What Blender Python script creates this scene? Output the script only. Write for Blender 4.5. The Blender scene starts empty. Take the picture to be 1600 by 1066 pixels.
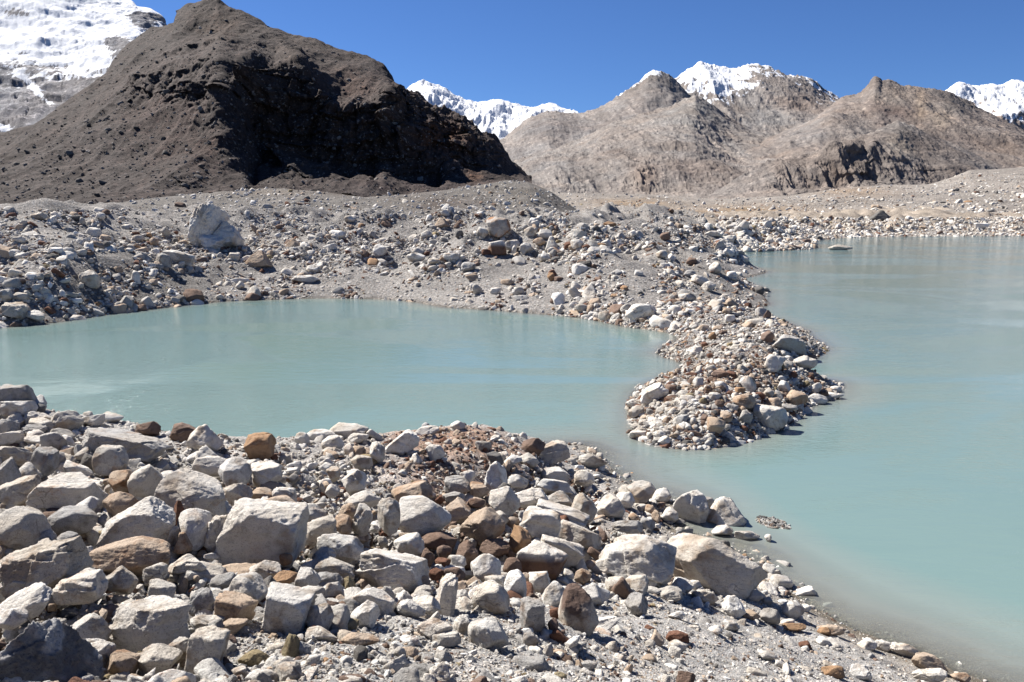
import bpy, bmesh, math, random
import numpy as np
from mathutils import Vector
from mathutils.bvhtree import BVHTree

# ---------------------------------------------------------------- camera, sky, sun
sc = bpy.context.scene
COL = sc.collection
F = 1232.0; CX = 800.0; CY = 533.0; CAMH = 8.0; PITCH = math.radians(9.13)
cam = bpy.data.objects.new('camera', bpy.data.cameras.new('camera')); COL.objects.link(cam)
cam.location = (0, 0, CAMH); cam.rotation_euler = (math.pi/2 - PITCH, 0, 0)
cam.data.sensor_width = 36; cam.data.lens = F/1600*36
cam.data.clip_start = 0.1; cam.data.clip_end = 60000
sc.camera = cam
SUN_AZ = math.radians(-55); SUN_EL = math.radians(46)     # azimuth from +Y, negative = left
w = bpy.data.worlds.new("World"); sc.world = w; w.use_nodes = True
nt = w.node_tree; nt.nodes.clear()
sky = nt.nodes.new('ShaderNodeTexSky'); sky.sky_type = 'NISHITA'; sky.sun_disc = False
sky.sun_elevation = SUN_EL; sky.sun_rotation = SUN_AZ
sky.altitude = 5000; sky.air_density = 1.5; sky.dust_density = 0.2; sky.ozone_density = 3.0
bg = nt.nodes.new('ShaderNodeBackground'); bg.inputs[1].default_value = 0.05
out = nt.nodes.new('ShaderNodeOutputWorld')
tn = nt.nodes.new('ShaderNodeMix'); tn.data_type = 'RGBA'; tn.blend_type = 'MULTIPLY'; tn.inputs[0].default_value = 1; tn.inputs[7].default_value = (.40, .57, .85, 1)
nt.links.new(sky.outputs[0], tn.inputs[6]); nt.links.new(tn.outputs[2], bg.inputs[0]); nt.links.new(bg.outputs[0], out.inputs[0])
sl = bpy.data.lights.new('sun', 'SUN'); sl.energy = 5.0; sl.angle = math.radians(0.53); sl.color = (1, .955, .885)
so = bpy.data.objects.new('sun', sl); COL.objects.link(so)
sdir = Vector((math.sin(SUN_AZ)*math.cos(SUN_EL), math.cos(SUN_AZ)*math.cos(SUN_EL), math.sin(SUN_EL)))
so.rotation_euler = sdir.to_track_quat('Z', 'Y').to_euler()
sc.view_settings.view_transform = 'Standard'; sc.view_settings.look = 'None'
sc.view_settings.exposure = 1.35; sc.view_settings.gamma = 1
sc.cycles.max_bounces = 6; sc.cycles.transparent_max_bounces = 8
sc.cycles.use_denoising = True

random.seed(7); rng = np.random.default_rng(11)
SP, CP = math.sin(PITCH), math.cos(PITCH)

def ray(px, py):
    """direction (depth 1) through a photo pixel"""
    u = (np.asarray(px, float)-CX)/F; v = (CY-np.asarray(py, float))/F
    return np.stack([u, CP + v*SP, -SP + v*CP], -1)
def at(px, py, t):
    return np.array([0, 0, CAMH]) + ray(px, py)*np.asarray(t, float)[..., None]

# ---------------------------------------------------------------- noise
def _h(ix, iy, iz, seed):
    n = (ix.astype(np.int64)*73856093) ^ (iy.astype(np.int64)*19349663) ^ (iz.astype(np.int64)*83492791) ^ (seed*2654435761)
    n &= 0xffffffff
    n = ((n ^ (n >> 16))*0x45d9f3b) & 0xffffffff
    n = ((n ^ (n >> 16))*0x45d9f3b) & 0xffffffff
    n ^= n >> 16
    return (n & 0xffffff)/float(0xffffff)*2-1
def vn(P, seed=0):
    P = np.asarray(P, float); i = np.floor(P); f = P-i; i = i.astype(np.int64)
    f = f*f*f*(f*(f*6-15)+10); r = 0
    for dx in (0, 1):
        wx = f[..., 0] if dx else 1-f[..., 0]
        for dy in (0, 1):
            wy = f[..., 1] if dy else 1-f[..., 1]
            for dz in (0, 1):
                wz = f[..., 2] if dz else 1-f[..., 2]
                r = r + wx*wy*wz*_h(i[..., 0]+dx, i[..., 1]+dy, i[..., 2]+dz, seed)
    return r
def fbm(P, o=5, g=.5, seed=0):
    P = np.asarray(P, float); a = 1; s = 0; n = 0
    for k in range(o):
        s = s + a*vn(P*(2.03**k) + k*17.3, seed+k); n += a; a *= g
    return s/n
def ridged(P, o=5, g=.55, seed=0):
    P = np.asarray(P, float); a = 1; s = 0; n = 0
    for k in range(o):
        s = s + a*(1-np.abs(vn(P*(2.07**k) + k*11.1, seed+k))*2); n += a; a *= g
    return s/n

def joints(P, hx, hz, seed):
    """ledges and vertical joints of bare rock: sharp steps along height and along x"""
    a = P[..., 2]/hz + 1.3*fbm(P/(hz*6), 4, .55, seed); b = P[..., 0]/hx + 1.6*fbm(P/(hx*5), 4, .55, seed+1)
    sa = a-np.floor(a); sb = b-np.floor(b)
    rnd = _h(np.floor(a).astype(np.int64), np.floor(b).astype(np.int64), 0*np.floor(a).astype(np.int64), seed)
    return (1-sa)**1.5*.5 + (np.abs(sb-.5)*-1.2+.3) + .55*rnd
# ---------------------------------------------------------------- object helpers
def link_mesh(name, V, Fc, mat, smooth=True, attrs=None, colattr=None, parent=None):
    me = bpy.data.meshes.new(name)
    V = np.asarray(V, np.float32); Fc = np.asarray(Fc, np.int32); k = Fc.shape[1]
    me.vertices.add(len(V)); me.vertices.foreach_set('co', V.ravel())
    me.loops.add(Fc.size); me.loops.foreach_set('vertex_index', Fc.ravel())
    me.polygons.add(len(Fc)); me.polygons.foreach_set('loop_start', np.arange(0, Fc.size, k, dtype=np.int32))
    me.polygons.foreach_set('use_smooth', np.full(len(Fc), bool(smooth)) if np.isscalar(smooth) else smooth)
    me.update(calc_edges=True)
    for n, a in (attrs or {}).items():
        at_ = me.attributes.new(n, 'FLOAT', 'POINT'); at_.data.foreach_set('value', np.asarray(a, np.float32).ravel())
    if colattr is not None:
        c = np.ones((len(V), 4), np.float32); c[:, :3] = colattr
        at_ = me.attributes.new('tint', 'FLOAT_COLOR', 'POINT'); at_.data.foreach_set('color', c.ravel())
    me.materials.append(mat)
    o = bpy.data.objects.new(name, me); COL.objects.link(o)
    if parent: o.parent = parent
    return o
def grid_faces(nr, nc):
    i = np.arange(nr*nc).reshape(nr, nc)
    return np.stack([i[:-1, :-1], i[:-1, 1:], i[1:, 1:], i[1:, :-1]], -1).reshape(-1, 4)
def tag(o, label=None, cat=None, group=None, kind=None):
    if label: o['label'] = label
    if cat: o['category'] = cat
    if group: o['group'] = group
    if kind: o['kind'] = kind
    return o

# ---------------------------------------------------------------- materials
ALB = .72          # grey scale shared by all albedos, balanced by the exposure
class M:
    def __init__(s, name):
        s.m = bpy.data.materials.new(name); s.m.use_nodes = True; s.t = s.m.node_tree; s.t.nodes.clear()
        s.o = s.n('ShaderNodeOutputMaterial')
    def n(s, t, **k):
        n = s.t.nodes.new(t)
        for a, b in k.items(): setattr(n, a, b)
        return n
    def l(s, a, b): s.t.links.new(a, b)
    def put(s, sock, v):
        if hasattr(v, 'links'): s.l(v, sock)
        elif v is not None: sock.default_value = v if not isinstance(v, tuple) or len(v) != 3 or sock.type != 'RGBA' else (*v, 1)
    def noise(s, scale, detail=6, rough=.6, vec=None, dist=0):
        n = s.n('ShaderNodeTexNoise'); n.inputs['Scale'].default_value = scale
        n.inputs['Detail'].default_value = detail; n.inputs['Roughness'].default_value = rough; n.inputs['Distortion'].default_value = dist
        if vec is not None: s.l(vec, n.inputs['Vector'])
        return n.outputs['Fac']
    def voro(s, scale, vec=None, feature='F1', out='Distance'):
        n = s.n('ShaderNodeTexVoronoi', feature=feature); n.inputs['Scale'].default_value = scale
        if vec is not None: s.l(vec, n.inputs['Vector'])
        return n.outputs[out]
    def ramp(s, fac, *st, interp='LINEAR'):
        n = s.n('ShaderNodeValToRGB'); n.color_ramp.interpolation = interp; e = n.color_ramp.elements
        while len(e) < len(st): e.new(.5)
        for k, (p, c) in enumerate(st):
            e[k].position = p; e[k].color = (c, c, c, 1) if not isinstance(c, tuple) else (*c, 1)
        s.l(fac, n.inputs[0]); return n.outputs[0]
    def mix(s, f, a, b, mode='MIX'):
        n = s.n('ShaderNodeMix', data_type='RGBA', blend_type=mode)
        s.put(n.inputs[0], f); s.put(n.inputs[6], a); s.put(n.inputs[7], b); return n.outputs[2]
    def math(s, op, a, b=None, clamp=False):
        n = s.n('ShaderNodeMath', operation=op, use_clamp=clamp); s.put(n.inputs[0], a)
        if b is not None: s.put(n.inputs[1], b)
        return n.outputs[0]
    def obj(s): return s.n('ShaderNodeTexCoord').outputs['Object']
    def attr(s, name, out='Fac'): return s.n('ShaderNodeAttribute', attribute_name=name).outputs[out]
    def bump(s, h, strength, dist, nrm=None):
        n = s.n('ShaderNodeBump'); n.inputs['Strength'].default_value = strength; n.inputs['Distance'].default_value = dist
        s.l(h, n.inputs['Height'])
        if nrm is not None: s.l(nrm, n.inputs['Normal'])
        return n.outputs[0]
    def bsdf(s, col, rough=.9, nrm=None, spec=.2):
        n = s.n('ShaderNodeBsdfPrincipled'); s.put(n.inputs['Base Color'], s.mix(1.0, col, (ALB, ALB, ALB), 'MULTIPLY')); s.put(n.inputs['Roughness'], rough)
        n.inputs['Specular IOR Level'].default_value = spec
        if nrm is not None: s.l(nrm, n.inputs['Normal'])
        s.l(n.outputs[0], s.o.inputs[0]); return n
    def scalevec(s, v, x, y, z):
        n = s.n('ShaderNodeMapping'); n.inputs['Scale'].default_value = (x, y, z); s.l(v, n.inputs['Vector']); return n.outputs[0]

def rock_material(name, s=1.0):
    """speckled granite: the tint attribute says which stone it is, s = size of the grain"""
    m = M(name); ob = m.obj()
    rnd = m.n('ShaderNodeObjectInfo').outputs['Random']
    vm = m.n('ShaderNodeVectorMath', operation='ADD'); m.l(ob, vm.inputs[0])
    cx = m.n('ShaderNodeCombineXYZ'); sc_ = m.math('MULTIPLY', rnd, 37.0)
    for i in range(3): m.l(sc_, cx.inputs[i])
    m.l(cx.outputs[0], vm.inputs[1]); v = vm.outputs[0]
    tint = m.attr('tint', 'Color')
    big = m.noise(1.6/s, 5, .6, v); mid = m.noise(9/s, 8, .7, v); fine = m.noise(75/s, 3, .7, v)
    c = m.mix(m.ramp(big, (.4, 0.), (.62, .42)), tint, m.mix(1.0, tint, (.90, .77, .62), 'MULTIPLY'))
    c = m.mix(m.ramp(mid, (.50, 0.), (.68, .6)), c, m.mix(1.0, c, (.50, .48, .47), 'MULTIPLY'))
    c = m.mix(m.ramp(fine, (.35, .7), (.43, 0.)), c, m.mix(1.0, c, (.40, .39, .39), 'MULTIPLY'))
    c = m.mix(m.ramp(fine, (.56, 0.), (.68, .45)), c, m.mix(1.0, c, (1.35, 1.33, 1.3), 'MULTIPLY'))
    wn = m.n('ShaderNodeTexNoise'); wn.inputs['Scale'].default_value = 2.2/s; wn.inputs['Detail'].default_value = 5; m.l(v, wn.inputs['Vector'])
    wm = m.n('ShaderNodeVectorMath', operation='SCALE'); m.l(wn.outputs['Color'], wm.inputs[0]); wm.inputs['Scale'].default_value = .9*s
    wa = m.n('ShaderNodeVectorMath', operation='ADD'); m.l(v, wa.inputs[0]); m.l(wm.outputs[0], wa.inputs[1])
    ck = m.voro(1.3/s, m.scalevec(wa.outputs[0], 1, .7, 1.5), 'DISTANCE_TO_EDGE')
    ckm = m.math('MULTIPLY', m.ramp(ck, (0., 1.), (.018, 0.)), m.ramp(big, (.54, 0.), (.62, 1.)))
    c = m.mix(m.math('MULTIPLY', ckm, .5), c, m.mix(1.0, c, (.25, .23, .21), 'MULTIPLY'))
    st = m.noise(3.1/s, 6, .65, wa.outputs[0])
    c = m.mix(m.ramp(st, (.57, 0.), (.72, .6)), c, m.mix(1.0, c, (.80, .52, .34), 'MULTIPLY'))
    gr = m.noise(5/s, 6, .7, m.scalevec(v, 1.0, .8, 4.5))
    b1 = m.bump(gr, .55, .05*s); b1 = m.bump(m.noise(6/s, 9, .66, v), .6, .07*s, b1)
    b2 = m.bump(m.noise(48/s, 6, .75, v), .6, .018*s, b1)
    b2 = m.bump(m.math('SUBTRACT', 1.0, ckm), .6, .02*s, b2)
    m.bsdf(c, .93, b2, .12); return m.m

def ground_material(name, base, dark, s, tan=(.26, .2, .14), bump=1.0):
    """gravel and silt: size of the grain s metres"""
    m = M(name); v = m.obj(); t = m.attr('tint', 'Color')
    big = m.noise(.12/s, 6, .6, v); mid = m.noise(1.4/s, 8, .7, v)
    vc = m.voro(3.2/s, v, out='Color'); vc2 = m.voro(8/s, v, out='Color')
    sep = m.n('ShaderNodeSeparateColor'); m.l(vc, sep.inputs[0])
    sep2 = m.n('ShaderNodeSeparateColor'); m.l(vc2, sep2.inputs[0])
    c = m.mix(m.ramp(big, (.35, 0.), (.65, 1.)), base, dark)
    c = m.mix(1.0, c, m.mix(1.0, t, (2.0, 2.0, 2.0), 'MULTIPLY'), 'MULTIPLY')
    c = m.mix(m.ramp(sep.outputs[0], (.0, .0), (1., .55)), c, m.mix(1.0, c, (.42, .41, .40), 'MULTIPLY'))
    c = m.mix(m.ramp(sep.outputs[1], (.70, .0), (.72, .8), interp='CONSTANT'), c, m.mix(1.0, c, (1.7, 1.68, 1.65), 'MULTIPLY'))
    c = m.mix(m.ramp(sep2.outputs[0], (.0, .55), (.35, .0)), c, m.mix(1.0, c, (.45, .44, .43), 'MULTIPLY'))
    c = m.mix(m.ramp(sep2.outputs[2], (.86, .0), (.9, .5)), c, m.mix(1.0, c, (1.15, .8, .55), 'MULTIPLY'))
    b = m.bump(m.voro(3.2/s, v), .8*bump, .16*s); b = m.bump(m.voro(8/s, v), .8*bump, .07*s, b)
    b = m.bump(mid, .7*bump, .35*s, b)
    m.bsdf(c, .95, b, .1); return m.m

# ---------------------------------------------------------------- terrain: scattered heights -> thin plate surface
def tps(pts, lam=1e-3):
    P = np.array(pts, float); X = P[:, :2]; z = P[:, 2]; n = len(P); S = np.abs(X).max()
    A = X/S
    def K(d2): return np.where(d2 > 0, .5*d2*np.log(d2+1e-20), 0)
    d2 = ((A[:, None]-A[None])**2).sum(-1)
    L = np.zeros((n+3, n+3)); L[:n, :n] = K(d2) + lam*np.eye(n)*1e-2
    L[:n, n] = 1; L[:n, n+1:] = A; L[n, :n] = 1; L[n+1:, :n] = A.T
    sol = np.linalg.solve(L, np.concatenate([z, [0, 0, 0]]))
    def f(x, y):
        q = np.stack([np.ravel(x), np.ravel(y)], -1)/S; o = np.empty(len(q))
        for a in range(0, len(q), 20000):
            b = q[a:a+20000]
            o[a:a+20000] = K(((b[:, None]-A[None])**2).sum(-1))@sol[:n] + sol[n] + b@sol[n+1:]
        return o.reshape(np.shape(x))
    return f
def P3(l): return [tuple(at(a, b, t)) for a, b, t in l]
def shore(l, out_dirs=True):
    """points of the photo's waterline brought down to z = 0"""
    r = []
    for px, py in l:
        d = ray(px, py); t = -CAMH/d[2]; r.append((d[0]*t, d[1]*t, 0.0))
    return r
def offset_shore(S, off, z):
    """a row of points beside an (ordered) waterline, on its right-hand side"""
    S = np.array(S)[:, :2]; T = np.gradient(S, axis=0); T /= np.linalg.norm(T, axis=1)[:, None]+1e-9
    N = np.stack([T[:, 1], -T[:, 0]], -1)
    return [(*(p+n*off), z) for p, n in zip(S, N)]

near_shore = shore([(880, 694), (945, 722), (1000, 765), (1060, 790), (1062, 815), (1060, 835), (1130, 850), (1190, 893), (1250, 935), (1300, 962),
                    (1350, 985), (1420, 1010), (1480, 1040), (1545, 1066), (1700, 1140), (1900, 1260)])
near_pts = P3([
 (-500, 1066, 4.4), (0, 1066, 4.6), (400, 1066, 4.8), (700, 1066, 5.6), (900, 1066, 6.6), (1100, 1066, 8.4), (1300, 1066, 10.8), (1430, 1066, 12.4),
 (-200, 980, 5.4), (0, 980, 5.6), (400, 980, 6.1), (700, 980, 7.3), (900, 980, 9), (1100, 980, 11.4), (1250, 980, 14.2),
 (-400, 900, 6.8), (0, 900, 7.2), (400, 900, 8), (600, 900, 9.3), (800, 900, 11.3), (1000, 900, 14.2), (1120, 900, 16.2),
 (-400, 830, 9), (0, 830, 9.3), (200, 830, 9.2), (400, 830, 9.8), (600, 830, 11.4), (800, 830, 14), (950, 830, 17.2),
 (-300, 760, 12.2), (0, 760, 12.2), (200, 760, 12.3), (400, 760, 12.7), (600, 760, 14.6), (800, 760, 18), (900, 760, 21),
 (-100, 700, 15), (150, 690, 15.4), (300, 706, 15.5), (450, 706, 17), (600, 698, 19), (750, 695, 21), (860, 712, 23.5),
 (-200, 600, 17), (0, 612, 17), (60, 640, 17.5), (150, 655, 17.5), (300, 680, 18), (400, 690, 19), (550, 678, 20.5), (650, 677, 21.5), (720, 666, 22.5), (780, 672, 23.5), (830, 686, 24.5)])
near_pts += near_shore + offset_shore(near_shore, -1.6, -.26) + offset_shore(near_shore, -5, -1.5)
near_pts += [(0, -6, 6.6), (-8, -5, 7), (8, -5, 5.8), (0, 1, 6.2), (-5, 1.5, 6.2), (4, 2, 5.6), (-25, 6, 8.5), (-25, 16, 6), (9, 2, 4.0), (16, 2, .6), (-20, 25, -1), (-13, 25, -.8), (-7.5, 26.5, -.8), (-3, 28.5, -1), (0.5, 29, -.8),
             (-30, 32, -3), (-10, 34, -3), (0, 36, -3), (20, 32, -3), (24, 10, -3), (-1.5, 26.3, 0), (-6.5, 24.3, 0.), (-12, 22.5, 0.), (-18, 22.5, 0)]
def rest(pts): return pts
Hn = tps(near_pts)
def smooth_floor(z, lo=-3.0): return np.maximum(z, lo)
def near_h(x, y):
    z = Hn(x, y); P = np.stack([x, y, 0*x], -1)
    w_ = np.clip(z/1.2+.25, 0, 1)
    z = z + w_*(.16*fbm(P*.9, 4, .5, 3) + .035*fbm(P*6, 3, .5, 5)) + .02*fbm(P*2.5, 3, .5, 9)
    return smooth_floor(z)

pond = [(-400, 560), (-150, 530), (0, 512), (50, 508), (120, 499), (215, 486), (330, 473), (420, 468.5), (560, 467), (640, 471), (690, 480), (760, 484), (830, 490), (930, 500), (985, 512), (1035, 518), (1048, 535), (1030, 556),
        (1068, 568), (1030, 592), (990, 625), (984, 655), (990, 682), (1030, 697), (1085, 702), (1140, 693), (1190, 676), (1232, 655), (1262, 636), (1305, 624), (1318, 606), (1292, 585), (1272, 558), (1284, 536), (1262, 517), (1215, 498), (1186, 487),
        (1203, 476), (1196, 462), (1160, 438), (1138, 414), (1126, 398), (1150, 393), (1200, 392.5), (1262, 390), (1276, 380), (1300, 374), (1400, 369), (1500, 367.5), (1600, 366.5), (1800, 366), (2100, 366)]
mid_shore = shore(pond)
def off_shore_pts():
    r = []
    S = np.array(mid_shore)[:, :2]; T = np.gradient(S, axis=0); T /= np.linalg.norm(T, axis=1)[:, None]+1e-9
    N = np.stack([T[:, 1], -T[:, 0]], -1)        # water lies on the right-hand side
    for p, n, s in zip(S, N, S[:, 1]):
        k = s*.035
        r.append((*(p+n*k), -.35*(.4+k))); 
    return r
mid_pts = mid_shore + off_shore_pts() + P3([
 (-300, 470, 58), (-300, 400, 70), (-300, 340, 90), (0, 480, 58.5), (0, 420, 65), (0, 370, 75), (0, 345, 86), (60, 336, 88), (60, 460, 60.5), (75, 430, 62.5), (80, 400, 66), (75, 350, 82),
 (150, 480, 64), (160, 440, 68.5), (150, 385, 74), (150, 342, 90), (230, 440, 71), (230, 395, 78), (230, 356, 92), (300, 440, 75.5), (300, 405, 81), (300, 372, 92), (300, 350, 108),
 (450, 440, 80), (450, 400, 87), (450, 368, 98), (450, 349, 114), (580, 440, 80), (580, 400, 87), (580, 365, 98), (580, 349, 116),
 (700, 450, 74.5), (700, 425, 79), (700, 398, 86), (700, 365, 98), (700, 351, 114), (800, 455, 71), (800, 425, 76), (800, 395, 84), (800, 365, 96), (790, 350, 112),
 (900, 465, 66.5), (900, 430, 73), (900, 395, 82), (900, 370, 98), (900, 356, 125), (1000, 475, 61), (1000, 435, 69), (1000, 405, 78), (1000, 378, 95), (1000, 357, 140),
 (1060, 400, 84), (1060, 370, 115), (1100, 440, 75), (1100, 410, 86), (1100, 380, 120), (1100, 357, 170), (1100, 470, 65), (1100, 505, 54.5), (1150, 470, 69), (1150, 450, 77), (1120, 420, 84), (1200, 372, 195), (1200, 360, 230), (1180, 385, 172),
 (1170, 510, 53), (1200, 530, 48), (1150, 540, 46.5), (1230, 530, 48.5), (1100, 545, 45.7), (1240, 548, 44.5), (1150, 570, 40.5), (1210, 565, 41), (1100, 595, 35.8), (1150, 598, 35), (1200, 595, 36), (1250, 592, 37.5), (1285, 605, 36.5),
 (1040, 615, 34), (1090, 625, 32.2), (1150, 625, 32), (1210, 622, 32.8), (1250, 622, 34), (1040, 655, 30.5), (1090, 660, 29.3), (1140, 655, 29.6), (1190, 650, 30.8)])
mid_pts += [(-120, 130, 7), (-60, 160, 4.5), (0, 170, 4.5), (40, 200, 4.), (0, 260, 5), (-120, 260, 7), (90, 290, 4), (60, 260, 3.5), (130, 330, 5), (260, 360, 6), (400, 420, 10), (0, 380, 6), (-200, 380, 8), (150, 420, 7),
            (0, 45, -3), (-20, 45, -3), (-45, 45, -3), (15, 40, -2), (40, 30, -3), (40, 60, -3), (60, 90, -3), (90, 140, -3), (120, 200, -3), (180, 260, -3), (0, 60, -2.5), (-25, 60, -2.5), (30, 40, -2.6), (-40, 35, -3), (0, 22, -3), (30, 22, -3)]
mid_pts = [(x, y, z+.5 if z > .2 and y < 50 else z) for x, y, z in mid_pts]
Hm = tps(mid_pts)
def mid_h(x, y):
    z = Hm(x, y); P = np.stack([x, y, 0*x], -1)
    sc_ = np.clip(y/80, .35, 2.0)
    w_ = np.clip(z/1.5+.2, 0, 1)
    z = z + np.clip(z, -1, .05)*0 + .03*np.clip(z*8, -1, 1) + np.clip(z/1.2+.1, 0, 1)*sc_*(2.3*(ridged(P*[.075, .05, 0], 3, .5, 31)-.15)*np.clip((z-.6)/3, 0, 1)*np.clip((y-50)/30, 0, 1) + .35*fbm(P*.45, 4, .55, 33)*np.clip(z/1.5, .15, 1)) + .04*fbm(P*1.5, 3, .5, 9)*w_ + .42*(ridged(P*[.28, .22, 0], 4, .55, 37)+.15)*np.clip(z/.5-.2, 0, 1)*np.clip((66-y)/8, 0, 1)
    return smooth_floor(z)

# heightfield meshes
GREY = np.array([.5, .5, .5])
def heightfield(name, xs, ys, hf, mat, colf):
    X, Y = np.meshgrid(xs, ys); Z = hf(X.ravel(), Y.ravel()).reshape(X.shape)
    V = np.stack([X, Y, Z], -1).reshape(-1, 3); Fc = grid_faces(len(ys), len(xs))
    o = link_mesh(name, V, Fc, mat, True, colattr=colf(V)); tag(o, kind='structure')
    return o, V, Fc
def proj(V):
    """photo pixel of world points (used to say which patch of ground is rusty or darkened by painted shade)"""
    d = V-np.array([0, 0, CAMH]); t = d[:, 1]*CP - d[:, 2]*SP; up = d[:, 1]*SP + d[:, 2]*CP
    return CX+F*d[:, 0]/t, CY-F*up/t
def blob(x, y, cx, cy, rx, ry): return np.exp(-(((x-cx)/rx)**2+((y-cy)/ry)**2))
def wet(V, c):
    z = V[:, 2]; k = (np.clip(1-(z-.03)/.16, 0, 1)*np.clip((z+.03)/.04, 0, 1)*.55)[:, None]
    u = np.clip(-z/.05, 0, 1)[:, None]
    c = c*(1-u) + u*(c*.3+np.array([.36, .33, .285]))
    return c*(1-k*np.array([.9, .93, 1.0]))
def near_col(V):
    c = np.repeat(GREY[None], len(V), 0).copy(); n = fbm(V*[.5, .5, .5], 4, .55, 51)
    # rust scree patch on the crest and the brown stones below it, placed in metres
    g = at(np.array([690., 760., 700.]), np.array([700., 760., 880.]), np.array([21., 17.5, 10.5]))
    r = blob(V[:, 0], V[:, 1], g[0, 0], g[0, 1], 2.6, 2.2) + .7*blob(V[:, 0], V[:, 1], g[1, 0], g[1, 1], 2.2, 2.2)
    r = np.clip(r*(1.1+n*1.5), 0, 1)[:, None]
    c = c*(1-r) + r*np.array([.42, .30, .24])
    c *= (1+.22*n)[:, None]
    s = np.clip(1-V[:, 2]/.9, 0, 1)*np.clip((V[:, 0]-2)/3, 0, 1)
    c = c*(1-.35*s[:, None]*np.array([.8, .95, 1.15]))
    return wet(V, c)
def mid_col(V):
    n = fbm(V*[.06, .06, .06], 4, .55, 52); c = np.repeat(GREY[None], len(V), 0).copy()*(1+.2*n)[:, None]
    y = V[:, 1]; x = V[:, 0]
    far = np.clip((y-170)/80, 0, 1)[:, None]; c = c*(1-far) + far*c*np.array([1.12, 1.02, .9])
    g = at(np.array([1150.]), np.array([590.]), np.array([36.]))[0]
    r = np.clip(blob(x, y, g[0], g[1], 4.5, 3.5)*(.8+n*2), 0, .8)[:, None]; c = c*(1-r)+r*np.array([.43, .34, .28])
    X, Y = proj(V); k = np.clip(blob(X, Y, 225, 445, 110, 38)*1.5*(1+n), 0, 1)[:, None]; c = c*(1-.38*k)  # bank facing away from the sun: its shade painted into the tint
    return wet(V, c)

gm_near = ground_material('near_gravel', (.47, .46, .445), (.33, .325, .315), .075)
gm_mid = ground_material('moraine_gravel', (.40, .385, .37), (.29, .28, .27), .48, bump=1.6)
def near_floor(x, y):
    # the boulders are piled: the ground shows only at the bottom of the hollows between them
    z = near_h(x, y); X, Y = proj(np.stack([x, y, z], -1)); k = np.clip((z-.35)/.6, 0, 1)
    lim = np.where(X > 330, 945-18*np.exp(-((X-1000)/250)**2), 1080)
    k = k*np.clip((lim-Y)/40, 0, 1)*np.clip((Y-712)/40, 0, 1)*np.clip((1120-X)/120, 0, 1)*np.clip(y/3-.6, 0, 1)
    k = k*(1-.8*np.clip(blob(X, Y, 640, 735, 70, 40)*1.3, 0, 1))
    pit = blob(X, Y, 12, 880, 60, 40) + .9*blob(X, Y, 150, 862, 42, 28)
    return z - .55*np.clip(pit, 0, 1) - .50*k*np.clip(.8+fbm(np.stack([x, y, 0*x], -1)*1.3, 3, .5, 61)*1.2, .2, 1.4)
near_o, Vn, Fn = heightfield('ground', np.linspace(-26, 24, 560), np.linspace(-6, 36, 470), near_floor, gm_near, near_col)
Vn = Vn.copy(); Vn[:, 2] = near_h(Vn[:, 0], Vn[:, 1])     # top of the pile: what boulders are laid on
PILE = None
ysm = np.concatenate([np.arange(22, 60, .28), np.arange(60, 130, .45), np.arange(130, 260, 1.1), np.arange(260, 470, 2.2)])
xsm = np.concatenate([np.arange(-190, -75, 1.4), np.arange(-75, 55, .42), np.arange(55, 330, 1.6)])
mid_o, Vm, Fm = heightfield('moraine_ground', xsm, ysm, mid_h, gm_mid, mid_col)

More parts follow.
